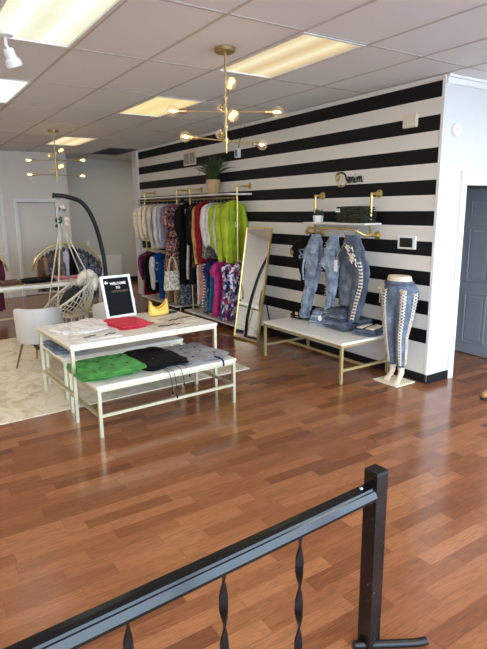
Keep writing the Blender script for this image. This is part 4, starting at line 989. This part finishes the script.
# ------------------------------------------------------------------ leaning mirror
mb_, mt_ = V((3.735, 5.944, 0.0)), V((3.795, 5.462, 0.0))
ctr = (mb_ + mt_) / 2; dirx = (mt_ - mb_).normalized(); W_ = (mt_ - mb_).length
mi = thing('floor_mirror', 'tall gold framed mirror leaning by the wall beside the clothes rack', 'mirror', (ctr.x, ctr.y, 0.0), math.atan2(dirx.y, dirx.x))
lean = Matrix.Rotation(math.radians(-9.6), 4, 'X'); MH = 1.478; fwd = 0.012
def mbx(m, c, s): m.box(c, s, mat=lean @ Matrix.Translation(V(c)))
m = MB(); fw = 0.016
mbx(m, (0, 0, fw / 2 + 0.008), (W_, 0.028, fw)); mbx(m, (0, 0, MH - fw / 2), (W_, 0.028, fw)); mbx(m, (W_ / 2 - fw / 2, 0, MH / 2), (fw, 0.028, MH - 2 * fw)); mbx(m, (-W_ / 2 + fw / 2, 0, MH / 2), (fw, 0.028, MH - 2 * fw)); m.build('frame', M['gold'], mi)
m = MB(); mbx(m, (0, -0.003, MH / 2), (W_ - 2 * fw, 0.008, MH - 2 * fw)); m.build('glass', M['mirror'], mi)
m = MB(); mbx(m, (0, 0.009, MH / 2), (W_ - 2 * fw, 0.008, MH - 2 * fw)); m.build('backing', M['white_plastic'], mi)
MB().tube([lean @ V((0.05, 0.02, 1.0)), V((0.10, 0.40, 0.0))], 0.009, 8).build('rear_leg', M['black_metal'], mi, True)

# ------------------------------------------------------------------ denim wall shelf
ds = thing('pipe_shelf', 'gold pipe wall shelf with a white board above the low denim table', 'shelf', (XW, 4.34, 1.4)); y0 = 4.34
def D(x, y, z): return V((x - XW, y - y0, z - 1.4))
for y in (4.77, 3.91):
    MB().tube(smooth_path([D(4.225, y, 1.83), D(4.14, y, 1.83), D(4.12, y, 1.825), D(4.12, y, 1.81), D(4.12, y, 1.43)], 3), 0.0135, 12).build('post', M['gold'], ds, True)
    for z in (1.83, 1.412):
        MB().lathe([(0.042, 0), (0.042, 0.01), (0.024, 0.018), (0.022, 0.04)], seg=18, mat=Matrix.Translation(D(XW, y, z)) @ Matrix.Rotation(-PI / 2, 4, 'Y')).build('flange', M['gold'], ds, True, 0.6)
MB().tube(smooth_path([D(4.225, 4.77, 1.412), D(4.03, 4.77, 1.415), D(3.985, 4.765, 1.42), D(3.97, 4.735, 1.45), D(3.97, 4.66, 1.475), D(3.97, 4.3, 1.478), D(3.97, 4.03, 1.476), D(3.985, 3.965, 1.462), D(4.03, 3.93, 1.428), D(4.09, 3.912, 1.414), D(4.225, 3.91, 1.412)], 5), 0.0135, 12).build('rail', M['gold'], ds, True)
for (x, y, z) in ((3.975, 4.745, 1.442), (3.985, 3.965, 1.462), (4.12, 3.91, 1.42), (4.12, 4.77, 1.42)): MB().ball(D(x, y, z), 0.02, 10, 8).build('elbow', M['gold'], ds, True)
MB().box(D(4.105, 4.34, 1.530), (0.25, 0.95, 0.018), bev=0.002).build('shelf_board', M['shelf_white'], ds)
ZS = 1.5395
# succulent
p = thing('succulent', 'small green succulent in a white pot on the gold pipe shelf', 'plant', (4.045, 4.63, ZS))
MB().lathe([(0.0, 0.0), (0.05, 0.0), (0.056, 0.01), (0.06, 0.075), (0.053, 0.075), (0.05, 0.06), (0, 0.058)], seg=22, cap=False).build('pot', M['white_plastic'], p, True, 0.7)
m = MB(); rnd = random.Random(9)
for k in range(46):
    a = rnd.uniform(0, 2 * PI); r_ = rnd.uniform(0, 0.05); b0 = V((r_ * cos(a), r_ * sin(a), 0.058)); t_ = V((r_ * 1.45 * cos(a) + rnd.uniform(-.012, .012), r_ * 1.45 * sin(a) + rnd.uniform(-.012, .012), rnd.uniform(0.10, 0.145)))
    m.tube([b0, b0.lerp(t_, 0.5), t_], [0.005, 0.008, 0.002], 6)
m.build('leaves', M['leaf'], p, True)['kind'] = 'stuff'
for k in range(3):
    o = folded('folded_jeans', ['olive camouflage jeans, bottom of the pile on the gold pipe shelf', 'olive camouflage jeans, middle of the pile on the gold pipe shelf', 'olive camouflage jeans with a white label, top of the pile on the gold pipe shelf'][k], 'jeans', (4.085, 4.08 + 0.012 * k, ZS + 0.054 * k), 0.21, 0.44 - 0.02 * k, 0.056, F['camo'], 0.04 * k, 3, 81 + k, 0.10, 0.8, 'camouflage jeans on the pipe shelf')
    if k == 2:
        m = MB(); m.box((-0.106, 0.14, 0.02), (0.006, 0.06, 0.035)); m.build('waist_label', M['paper'], o)

# ------------------------------------------------------------------ hanging jeans (flat to the wall: width along local X)
def hung_jeans(name, label, loc, prof, mat, rz, seed, group=None, cat='jeans', twoleg=True):
    """prof: list of (z below hook, cx, half width, half thickness)"""
    g = thing(name, label, cat, loc, rz, group)
    m = MB(); zs = [p[0] for p in prof]; n = 30
    def ev(z):
        for a, b in zip(prof, prof[1:]):
            if a[0] >= z >= b[0]:
                f = (a[0] - z) / (a[0] - b[0]); f = f * f * (3 - 2 * f); return [a[i] + (b[i] - a[i]) * f for i in range(4)]
        return prof[-1]
    K = 34
    for lg in ((0, 1) if twoleg else (0,)):
        rings = []
        for k in range(K + 1):
            z = zs[0] + (zs[-1] - zs[0]) * k / K; _, cx, hw, ht = ev(z); ring = []
            oy = (-1 if lg == 0 else 1) * ht * 0.55 if twoleg else 0; ox = (0.012 if lg else -0.004) * min(1, k / 8)
            for i in range(n):
                a = 2 * PI * i / n; c, s = cos(a), sin(a)
                wr = 0.017 * nz(c * 1.6 + seed, s * 1.6 + lg * 5, z * 16) + 0.009 * nz(c * 3.5, s * 3 + seed, z * 34)
                ring.append(V((cx + ox + c * (hw + wr), oy + s * (ht * 0.62 + wr * 0.9), z)))
            rings.append(ring)
        m.ring_loft(rings)
    m.build('legs', mat, g, True)
    h = MB(); h.tube(smooth_path([(0, 0, 0.004), (0.006, 0.012, 0.02), (0, 0.0, 0.022 + 0.01), (0, -0.012, 0.02), (0, -0.012, 0.0), (0, 0, -0.05), (0, 0.0, prof[0][0])], 3), 0.0025, 6)
    return g
JX, JZ, JR = 3.955, 1.462, -PI / 2        # local +X -> world -Y (to the right in the photo)
def shook(y, label, L=0.09):
    m = MB(); m.tube(smooth_path([(0.026, 0, -0.004), (0.02, 0, 0.014), (0.0, 0, 0.019), (-0.02, 0, 0.010), (-0.02, 0, -0.02), (0, 0, -0.045), (0, 0, -L)], 4), 0.0028, 6)
    o = m.build('garment_hook', M['steel'], None, True); o.location = (3.97, y, 1.475); tag(o, label, 'hook', 'hooks on the pipe shelf rail'); return o
HK = {'bk': 4.70, 'j1': 4.555, 'j2': 4.21, 'j3': 4.12, 'j4': 3.955}
for k_, lab in (('bk', 'steel hook carrying the black jeans at the far left of the gold rail'), ('j1', 'steel hook carrying the bunched light jeans at the left of the gold rail'), ('j2', 'steel hook carrying the ripped light jeans'), ('j3', 'steel hook carrying the grey-blue jeans with a tag'), ('j4', 'steel hook carrying the dark laced jeans')): shook(HK[k_], lab)
g = hung_jeans('black_jeans', 'black jeans with a tan patch hanging slantwise at the left of the rail', (4.085, HK['bk'] + 0.14, JZ), [(-0.05, 0.08, 0.03, 0.02), (-0.12, 0.0, 0.085, 0.035), (-0.2, -0.14, 0.12, 0.045), (-0.27, -0.17, 0.135, 0.045), (-0.36, -0.12, 0.11, 0.04), (-0.5, -0.04, 0.07, 0.035), (-0.72, -0.03, 0.05, 0.03)], F['black'], JR, 5, 'jeans hanging on the pipe shelf')
m = MB(); m.box((0, 0, 0), (0.05, 0.004, 0.06), mat=Matrix.Translation(V((-0.25, -0.05, -0.29))) @ Matrix.Rotation(0.7, 4, 'Y')); m.build('leather_patch', M['tan_leather'], g)
g = hung_jeans('light_jeans', 'light blue jeans bunched up, hanging at the left of the gold rail', (JX - 0.01, HK['j1'] - 0.02, JZ), [(-0.05, -0.01, 0.05, 0.03), (-0.14, -0.02, 0.08, 0.045), (-0.24, -0.055, 0.125, 0.06), (-0.30, -0.06, 0.125, 0.06), (-0.37, -0.04, 0.095, 0.05), (-0.48, -0.055, 0.082, 0.05), (-0.62, -0.085, 0.068, 0.045), (-0.82, -0.15, 0.058, 0.04), (-1.02, -0.20, 0.055, 0.035)], F['dl'], JR, 7, 'jeans hanging on the pipe shelf')
m = MB()
for q in (-1, 1): m.tube(smooth_path([(-0.09, -0.075, -0.27), (-0.15 + 0.02 * q, -0.085, -0.25 + 0.03 * q), (-0.20, -0.08, -0.28 + 0.04 * q), (-0.11, -0.08, -0.295)]), 0.008, 6)
m.tube(smooth_path([(-0.10, -0.08, -0.29), (-0.125, -0.085, -0.42), (-0.115, -0.08, -0.56)]), 0.009, 6, flat=(1.6, 0.5)); m.build('belt_tie', F['dl'], g, True)
g = hung_jeans('light_jeans', 'ripped light blue jeans hanging in the middle of the gold rail', (JX - 0.03, HK['j2'], JZ), [(-0.05, -0.02, 0.035, 0.03), (-0.14, -0.04, 0.065, 0.04), (-0.26, -0.075, 0.095, 0.045), (-0.35, -0.085, 0.108, 0.05), (-0.45, -0.045, 0.06, 0.04), (-0.65, -0.05, 0.046, 0.035), (-0.85, -0.07, 0.038, 0.03), (-1.0, -0.09, 0.032, 0.03)], F['dl'], JR, 9, 'jeans hanging on the pipe shelf')
m = MB(); rnd = random.Random(3)
for k in range(26):
    z = -0.12 - 0.033 * k; x = -0.10 - 0.09 * max(0, 1 - abs(z + 0.35) / 0.25); m.tube([(x, -0.02, z), (x - 0.016 - 0.012 * rnd.random(), -0.03, z - 0.012)], 0.004, 5)
m.build('frayed_edge', F['white'], g, True)
g = hung_jeans('grey_jeans', 'grey-blue jeans with a white price tag hanging between the light and dark pairs', (JX + 0.08, HK['j3'], JZ), [(-0.05, -0.01, 0.03, 0.03), (-0.14, 0.0, 0.065, 0.035), (-0.28, 0.0, 0.11, 0.04), (-0.45, 0.0, 0.13, 0.04), (-0.65, 0.0, 0.115, 0.035), (-0.80, -0.01, 0.10, 0.03)], F['dg'], JR, 11, 'jeans hanging on the pipe shelf')
m = MB(); m.box((-0.025, -0.16, -0.36), (0.05, 0.003, 0.12)); m.tube([(-0.025, -0.16, -0.3), (-0.01, -0.13, -0.2), (0.0, -0.03, -0.10)], 0.0018, 5); m.build('price_tag', M['paper'], g)
g = hung_jeans('laced_jeans', 'dark blue jeans with cream lacing down the side, hanging at the right', (JX - 0.02, HK['j4'] - 0.055, JZ), [(-0.04, -0.03, 0.03, 0.03), (-0.10, -0.035, 0.07, 0.04), (-0.18, -0.06, 0.12, 0.045), (-0.25, -0.08, 0.155, 0.05), (-0.32, 0.01, 0.105, 0.055), (-0.42, 0.048, 0.085, 0.055), (-0.54, 0.055, 0.076, 0.05), (-0.68, 0.022, 0.064, 0.045), (-0.80, -0.004, 0.055, 0.04), (-0.93, -0.028, 0.044, 0.035)], F['dd'], JR, 13, 'jeans hanging on the pipe shelf')
def edge_x(z):
    P = [(-0.10, 0.05), (-0.18, 0.06), (-0.25, 0.075), (-0.32, 0.115), (-0.42, 0.133), (-0.54, 0.13), (-0.68, 0.085), (-0.80, 0.05), (-0.93, 0.015)]
    for a, b in zip(P, P[1:]):
        if a[0] >= z >= b[0]: return a[1] + (b[1] - a[1]) * (a[0] - z) / (a[0] - b[0]) - 0.022
    return P[-1][1] - 0.022
m = MB(); zz = -0.30; k = 0
while zz > -0.90:
    x = edge_x(zz); m.tube([(x - 0.016, -0.062, zz), (x + 0.022, -0.045, zz - 0.016)], 0.0055, 5); m.tube([(x + 0.022, -0.045, zz), (x - 0.016, -0.062, zz - 0.016)], 0.0055, 5); zz -= 0.034
rnd = random.Random(12)
for k in range(24):
    f = k / 23; cx = -0.06 + 0.10 * f + rnd.uniform(-0.035, 0.035); cz = -0.15 - 0.17 * f + rnd.uniform(-0.03, 0.03); an = rnd.uniform(-1.2, 0.4); ln = rnd.uniform(0.02, 0.038)
    m.tube([(cx - ln * cos(an), -0.070, cz - ln * sin(an)), (cx + ln * cos(an), -0.076, cz + ln * sin(an))], 0.0055, 5)
m.build('lacing', F['lace'], g, True)
m = MB(); m.tube(smooth_path([(-0.225, -0.035, -0.262), (-0.16, -0.06, -0.19), (-0.08, -0.062, -0.12), (0.0, -0.05, -0.05)]), 0.012, 6, flat=(1.3, 0.6)); m.build('waistband', F['dd'], g, True)

# things on the low denim table
folded('folded_jeans', 'light jeans heaped on the wall table left of the neat jeans pile', 'jeans', (3.985, 4.42, Z3), 0.25, 0.27, 0.085, F['dl'], 0.2, 3, 91, 0.18, 1.4, 'folded jeans on the wall table')
folded('folded_jeans', 'light jeans heaped with a round white label, upper pair left of the neat pile', 'jeans', (3.99, 4.43, Z3 + 0.087), 0.22, 0.23, 0.07, F['dl'], 0.5, 2, 92, 0.2, 1.3, 'folded jeans on the wall table')
o = thing('round_label', 'round white sticker label on the heap of light jeans', 'label', (3.862, 4.36, Z3 + 0.09), 0)
MB().lathe([(0.0, 0.0), (0.03, 0.0), (0.03, 0.004), (0.0, 0.005)], seg=20, mat=Matrix.Rotation(-PI / 2 + 0.15, 4, 'Y'), cap=False).build('disc', M['paper'], o); MB().tube([(0.0, 0, 0.03), (0.03, 0.0, 0.06)], 0.0015, 5).build('string', M['paper'], o)
LB = ['bottom', 'second from the bottom', 'third from the bottom', 'fourth from the bottom', 'topmost']
for k in range(5):
    folded('folded_jeans', 'dark grey-blue jeans, %s of the neat pile on the wall table' % LB[k], 'jeans', (3.985 + 0.006 * (k % 2), 4.145 + 0.008 * ((k * 3) % 4), Z3 + 0.044 * k), 0.24, 0.33 - 0.012 * k, 0.045, F['dg' if k % 2 else 'dd'], 0.05 * ((k * 2) % 3 - 1), 3, 110 + k, 0.10, 1.1, 'folded jeans on the wall table')
o = folded('folded_jeans', 'dark jeans with cream lacing lying at the near end of the wall table', 'jeans', (4.03, 3.79, Z3), 0.26, 0.24, 0.055, F['dd'], 0.3, 2, 121, 0.12, 1.0, 'folded jeans on the wall table')
m = MB()
for k in range(9):
    x = -0.11 + 0.027 * k; m.tube([(x, -0.10, 0.072), (x + 0.02, -0.02, 0.08)], 0.006, 5); m.tube([(x + 0.02, -0.10, 0.072), (x, -0.02, 0.08)], 0.006, 5); m.tube([(x, 0.02, 0.078), (x + 0.02, 0.09, 0.074)], 0.006, 5)
m.build('lacing', F['lace'], o, True)
folded('folded_jeans', 'dark jeans folded behind the neat pile against the striped wall', 'jeans', (4.10, 3.95, Z3), 0.20, 0.14, 0.13, F['dd'], 0, 3, 122, 0.05, 0.5, 'folded jeans on the wall table')
o = folded('folded_jeans', 'black jeans folded with a cream patch at the far end of the wall table', 'jeans', (3.985, 4.855, Z3), 0.15, 0.18, 0.085, F['black'], 0, 3, 123, 0.1, 1.0, 'folded jeans on the wall table')
MB().box((-0.078, -0.03, 0.05), (0.006, 0.045, 0.065)).build('leather_patch', plain('cream_patch', (226, 196, 140), 0.6), o)
m = MB()
for (y, z) in ((-0.08, 0.07), (0.05, 0.06), (0.08, 0.03), (-0.07, 0.03), (0.04, 0.02)): m.ball((-0.08, y, z), 0.006, 6, 5)
m.build('stud', M['steel'], o)

# ------------------------------------------------------------------ mannequin legs in laced jeans
MX, MY = 4.045, 3.43
mn = thing('mannequin', 'half-body mannequin standing on a square base in laced blue jeans', 'mannequin', (MX, MY, 0.0), math.radians(192))   # local +X is forward
def ell(c, rx, ry, n=22, tilt=0.0): return [V((c[0] + rx * cos(2 * PI * i / n), c[1] + ry * sin(2 * PI * i / n), c[2] + tilt * cos(2 * PI * i / n))) for i in range(n)]
LEGP = [(-0.005, 0.045, 0.90, 0.10, 0.085), (0.0, 0.082, 0.80, 0.104, 0.085), (0.006, 0.080, 0.70, 0.090, 0.077), (0.016, 0.074, 0.58, 0.074, 0.066), (0.022, 0.068, 0.47, 0.058, 0.053), (0.004, 0.066, 0.36, 0.055, 0.050), (-0.012, 0.064, 0.26, 0.047, 0.043), (-0.024, 0.064, 0.155, 0.035, 0.033), (-0.032, 0.064, 0.09, 0.027, 0.026)]
def legoff(s, z): return (0.035 if s > 0 else -0.025) * (1 - z) * 1.1
def legs(m, ex, z_low, hi):
    for s in (-1, 1):
        P = [p for p in LEGP if p[2] >= z_low - 1e-6]
        m.ring_loft([ell((x + legoff(s, z), s * y, z), rx + ex, ry + ex) for x, y, z, rx, ry in P])
    T = [(-0.02, 0.78, 0.10, 0.145), (-0.035, 0.84, 0.130, 0.172), (-0.032, 0.90, 0.128, 0.168), (-0.010, 0.96, 0.104, 0.145), (0.008, 1.01, 0.09, 0.124), (0.012, 1.058, 0.084, 0.114)]
    T = [t for t in T if t[1] <= hi + 1e-6]
    m.ring_loft([ell((x, 0, z), rx + ex, ry + ex) for x, z, rx, ry in T])
m = MB(); legs(m, 0.0, 0.09, 1.06)
for s in (-1, 1):   # raised-heel feet
    x0 = -0.032 + legoff(s, 0.09); y0_ = s * 0.064
    m.ring_loft([ell((x0, y0_, 0.16), 0.034, 0.031, 14), ell((x0 - 0.004, y0_, 0.105), 0.034, 0.029, 14), ell((x0 + 0.004, y0_, 0.075), 0.044, 0.030, 14, -0.012), ell((x0 + 0.04, y0_ + s * 0.004, 0.05), 0.05, 0.034, 14, -0.022), ell((x0 + 0.085, y0_ + s * 0.006, 0.028), 0.05, 0.037, 14, -0.016), ell((x0 + 0.11, y0_ + s * 0.004, 0.015), 0.042, 0.035, 14, -0.004), ell((x0 + 0.115, y0_, 0.004), 0.036, 0.031, 14)])
bo = m.build('body', M['skin'], mn, True)
rm = bo.modifiers.new('remesh', 'REMESH'); rm.mode = 'VOXEL'; rm.voxel_size = 0.009; rm.use_smooth_shade = True
sm_ = bo.modifiers.new('smooth', 'SMOOTH'); sm_.iterations = 6; sm_.factor = 0.6
m = MB(); legs(m, 0.009, 0.155, 1.01); je = m.build('jeans', F['dm'], mn, True)
rm = je.modifiers.new('remesh', 'REMESH'); rm.mode = 'VOXEL'; rm.voxel_size = 0.009; rm.use_smooth_shade = True
sm_ = je.modifiers.new('smooth', 'SMOOTH'); sm_.iterations = 5; sm_.factor = 0.6
je['label'] = 'blue laced jeans'
def legsurf(s, z, ang, off):   # point on the jeans leg at height z in direction ang (0 = forward, +90 = outward)
    P = [(-0.008, 0.07, 0.95, 0.106, 0.088), (-0.006, 0.08, 0.88, 0.112, 0.09)] + LEGP[1:]
    for a, b in zip(P, P[1:]):
        if a[2] >= z >= b[2]:
            f = (a[2] - z) / (a[2] - b[2]); q = [a[i] + (b[i] - a[i]) * f for i in range(5)]; break
    x = q[0] + legoff(s, z); return V((x + (q[3] + 0.009 + off) * cos(ang), s * (q[1] + (q[4] + 0.009 + off) * sin(ang)), z))
for s in (-1, 1):
    for a0 in (0.25, 1.45):
        m = MB(); z = 0.93 if a0 < 1 else 0.90
        while z > 0.19:
            w = 0.020 / 0.07
            A, B = legsurf(s, z, a0 - w, 0.004), legsurf(s, z, a0 + w, 0.004); C_, D_ = legsurf(s, z - 0.026, a0 - w, 0.004), legsurf(s, z - 0.026, a0 + w, 0.004)
            m.tube([A, D_], 0.005, 5); m.tube([B, C_], 0.005, 5); z -= 0.030
        m.build('lacing', F['lace'], je, True)
    m = MB(); p0 = legsurf(s, 0.93, 0.3 if s > 0 else 1.0, 0.008)
    for q in (-1, 1): m.tube(smooth_path([p0, p0 + V((0.006, q * 0.02, 0.012)), p0 + V((0.008, q * 0.035, -0.01)), p0 + V((0.004, q * 0.006, -0.005))]), 0.004, 5); m.tube(smooth_path([p0, p0 + V((0.006, q * 0.01, -0.07)), p0 + V((0.008, q * 0.012, -0.15))]), 0.0035, 5)
    m.build('bow', F['lace'], je, True)
m = MB()
m.tube([V((0.01 + 0.108 * cos(2 * PI * i / 40), 0.143 * sin(2 * PI * i / 40), 0.985 )) for i in range(40)], 0.011, 8, closed=True, flat=(0.5, 1.4)); m.build('waistband', F['dd'], je, True)
MB().box((0.02, 0.0, 0.006), (0.27, 0.30, 0.011), rz=math.radians(-192), bev=0.002).build('base_plate', M['beige_plastic'], mn)
MB().tube([(-0.06, -0.064, 0.01), (-0.058, -0.064, 0.09)], 0.006, 8).build('support_rod', M['steel'], mn, True)

# ------------------------------------------------------------------ back-left: arched racks and clothes on the back table
def arch_rack(label, cx, cy, R_, rise, zb):
    r = thing('arch_rack', label, 'clothes rack', (cx, cy, 0), 0, 'gold arched clothes racks')
    n = 32; pts = [V((-R_ + 2 * R_ * i / n, 0, zb + rise * math.sqrt(max(0, 1 - (-1 + 2 * i / n) ** 2 * 0.999)) ** 1.15)) for i in range(n + 1)]
    MB().tube(pts, 0.017, 10).build('arch', M['gold'], r, True)
    for s in (-1, 1): MB().ball((s * R_, 0, zb), 0.026, 12, 8).build('end_ball', M['gold'], r, True)
    MB().tube([(0, 0.03, 0.02), (0, 0.03, zb + rise)], 0.014, 10).build('post', M['gold'], r, True)
    MB().box((0, 0.03, 0.008), (R_ * 1.2, 0.26, 0.016), bev=0.004).build('base', M['gold'], r)
    return r, pts
ar, apts = arch_rack('gold arched clothes rack behind the rope hanging chair', 2.42, 9.0, 0.56, 0.41, 0.77)
cols_ = ['taupe', 'brown', 'taupe', 'greyprint', 'brown', 'taupe', 'taupe', 'lav', 'black', 'black', 'greyprint', 'greyprint', 'greyprint', 'greyprint', 'greyprint']
ORD = ['first', 'second', 'third', 'fourth', 'fifth', 'sixth', 'seventh', 'eighth', 'ninth', 'tenth', 'eleventh', 'twelfth', 'thirteenth', 'fourteenth', 'fifteenth']
CN = {'taupe': 'taupe knit', 'brown': 'brown knit', 'greyprint': 'slate print', 'lav': 'pale lavender', 'black': 'black'}
for k, c in enumerate(cols_):
    f = 0.10 + 0.82 * k / 14; p = apts[int(f * 32)]; x = 2.42 - 0.56 + 1.12 * f
    zz = 0.77 + 0.41 * math.sqrt(max(0, 1 - (-1 + 2 * f) ** 2)) ** 1.15 - 0.012
    zb = 0.42 if k < 8 else (0.36 if k < 10 else 0.26)
    lo = (x, 9.0, zz)
    garment('hanging_dress' if k > 7 else 'hanging_shirt', '%s %s from the left on the arched rack behind the hanging chair' % (CN[c] + (' dress' if k > 7 else ' top'), ORD[k]), 'dress' if k > 7 else 'top', lo, math.radians(62), F[c], zz - 0.10, zb, 0.15, 'clothes on the arched rack', 0.3 if k % 3 else None, 400 + k, t=0.024)
    hanger(lo, math.radians(62), 'slim hanger hooked over the gold arched rack behind the hanging chair', 'hangers on the arched rack', M['hanger'], 0.11, 0.08)
ar2, _ = arch_rack('gold arched clothes rack cut by the left edge of the photo', 0.90, 9.0, 0.58, 0.41, 0.80)
garment('maroon_dress', 'maroon dress hanging at the left edge of the photo behind the back table', 'dress', (1.33, 9.0, 1.055), math.radians(62), F['maroon'], 0.97, 0.17, 0.16, 'clothes on the left arched rack', 0.4, 431, t=0.03)
hanger((1.33, 9.0, 1.055), math.radians(62), 'slim hanger holding the maroon dress at the left edge of the photo', 'hangers on the left arched rack', M['hanger'], 0.12, 0.075)
folded('folded_blouse', 'brown folded top at the left end of the back table', 'folded top', (1.38, 8.36, 0.645), 0.34, 0.32, 0.05, F['brown'], 0.1, 2, 141, 0.15, 1.2)
folded('folded_blouse', 'black folded top in the middle of the back table', 'folded top', (1.80, 8.42, 0.645), 0.44, 0.34, 0.055, F['black'], 0.15, 2, 142, 0.15, 1.2)
folded('folded_blouse', 'dusty pink folded top on the back table beside the black one', 'folded top', (2.15, 8.52, 0.645), 0.22, 0.22, 0.05, F['rosepink'], 0.1, 2, 143, 0.2, 1.4)
folded('folded_blouse', 'dusty pink folded top at the right end of the back table', 'folded top', (2.45, 8.52, 0.645), 0.22, 0.24, 0.04, F['rosepink'], 0.4, 2, 144, 0.2, 1.4)

# ------------------------------------------------------------------ foreground guard rail
RA = math.atan2(0.062, 1.123)
gr = thing('guard_railing', 'black steel guard railing with twisted balusters in the foreground', 'railing', (1.386, 1.238, 0.0), RA)
lean_ = Matrix.Rotation(math.radians(-1.0), 4, 'Y')
m = MB(); S = 0.062; m.box((0, 0, 0.375), (S, S, 0.75), bev=0.003); m.build('post', M['post_black'], gr)
m = MB(); m.box((0, 0, 0.753), (S - 0.001, S - 0.001, 0.006), bev=0.001); m.build('post_cap', M['post_black'], gr)
m = MB(); m.tube([(0.031, 0, 0.675), (0.0335, 0, 0.675)], 0.006, 12); m.build('bolt_hole', M['black_plastic'], gr)
# hand rail: shallow moulded channel bar
prof = [(-0.030, -0.006), (-0.036, -0.002), (-0.036, 0.008), (-0.0255, 0.030), (-0.021, 0.032), (-0.018, 0.040), (0.0, 0.042), (0.018, 0.043), (0.026, 0.038), (0.026, -0.004)]
m = MB(); m.ring_loft([[V((x, p[0], 0.658 + p[1])) for p in prof] for x in (-3.6, -0.031)]); m.build('hand_rail', plain('black_gloss_enamel', (12, 13, 15), 0.16, 0.0, var=0.2, scale=20, spec=0.34), gr)
m = MB(); m.lathe([(0.008, 0), (0.008, 0.003), (0.004, 0.006), (0, 0.006)], c=(-0.075, 0.005, 0.700), seg=12, cap=False); m.build('bolt', M['steel'], gr, True)
for k in range(12):
    x = -0.376 - 0.307 * k; n = 100
    m = MB(); m.tube([(x, 0, 0.665 * i / n) for i in range(n + 1)], 0.0138, 4, flat=(1.0, 0.24), twist=PI * 4.16 / n, square=True); m.build('baluster', M['black_metal'], gr, True, 0.6)
m = MB(); m.tube(smooth_path([(-0.07, 0.0, 0.012), (0.0, 0, 0.014), (0.12, 0.0, 0.012), (0.20, 0.0, 0.014), (0.235, 0.0, 0.022)], 5), [0.016] * 17 + [0.016] * 3 + [0.017], 10) if False else m.tube(smooth_path([(-0.06, 0.025, 0.014), (0.0, -0.02, 0.016), (0.09, -0.082, 0.016), (0.15, -0.123, 0.018), (0.18, -0.142, 0.024)], 5), 0.016, 10)
m.build('foot', M['black_metal'], gr, True)

# tan boot at the right edge
bt_ = thing('boot', 'tan leather boot on the floor, its toe at the right edge of the photo', 'boot', (4.40, 2.54, 0.0), math.radians(150))
def bootring(x, w, z0, z1): return [V((x, w * cos(2 * PI * i / 16), (z0 + z1) / 2 + (z1 - z0) / 2 * sin(2 * PI * i / 16))) for i in range(16)]
m = MB(); m.ring_loft([bootring(0.165, 0.012, 0.022, 0.045), bootring(0.155, 0.035, 0.02, 0.07), bootring(0.12, 0.047, 0.02, 0.085), bootring(0.06, 0.048, 0.02, 0.105), bootring(0.01, 0.044, 0.02, 0.15), bootring(-0.05, 0.042, 0.02, 0.17), bootring(-0.10, 0.034, 0.022, 0.16), bootring(-0.118, 0.015, 0.03, 0.12)])
m.ring_loft([[V((-0.045 + 0.055 * cos(2 * PI * i / 16), 0.042 * sin(2 * PI * i / 16), z)) for i in range(16)] for z in (0.10, 0.16, 0.22)]); m.build('upper', M['tan_leather'], bt_, True)
m = MB(); m.ring_loft([[V((0.024 + 0.152 * s_ * cos(2 * PI * i / 28), (0.052 - 0.006 * cos(2 * PI * i / 28) * 0) * s_ * sin(2 * PI * i / 28), z)) for i in range(28)] for z, s_ in ((0.0, 0.97), (0.012, 1.0), (0.028, 0.99))]); m.build('sole', M['sole'], bt_, True, 0.6)

# ------------------------------------------------------------------ light
w = bpy.data.worlds.new('daylight'); bpy.context.scene.world = w; w.use_nodes = True
bgn = w.node_tree.nodes['Background']; bgn.inputs[0].default_value = (0.62, 0.80, 1.0, 1); bgn.inputs[1].default_value = 12.0
def area(name, loc, rot, sx, sy, power, colr, portal=False):
    l = bpy.data.lights.new(name, 'AREA'); l.shape = 'RECTANGLE'; l.size = sx; l.size_y = sy; l.energy = power; l.color = colr
    o = bpy.data.objects.new(name, l); col.objects.link(o); o.location = loc; o.rotation_euler = rot
    if portal: l.cycles.is_portal = True
    return o
area('daylight_portal', (2.0, YF - 0.11, 1.42), (math.radians(90), 0, 0), 10.4, 2.6, 1, (1, 1, 1), True)

# ------------------------------------------------------------------ camera
cam = bpy.data.cameras.new('camera'); co_ = bpy.data.objects.new('camera', cam); col.objects.link(co_)
cam.sensor_fit = 'VERTICAL'; cam.sensor_height = 36.0; cam.sensor_width = 36.0 * 487 / 649; cam.lens = 533.12 * 36.0 / 649.0
r_ = V((0.83555078, -0.54933226, -0.00943179)); u_ = V((0.12384852, 0.17159661, 0.9773516)); f_ = V((0.5352723, 0.81779501, -0.21141167))
mt = Matrix((r_, u_, -f_)).transposed().to_4x4(); mt.translation = V((0, 0, 1.69)); co_.matrix_world = mt
cam.clip_start = 0.05; cam.clip_end = 200
sc = bpy.context.scene; sc.camera = co_
sc.view_settings.view_transform = 'Standard'; sc.view_settings.look = 'None'; sc.view_settings.exposure = 0.0; sc.view_settings.gamma = 1.0; sc.view_settings.use_curve_mapping = False
try:
    sc.cycles.use_denoising = True; sc.cycles.max_bounces = 8; sc.cycles.diffuse_bounces = 5; sc.cycles.transparent_max_bounces = 16; sc.cycles.sample_clamp_indirect = 6.0; sc.cycles.caustics_reflective = False; sc.cycles.caustics_refractive = False
except Exception: pass
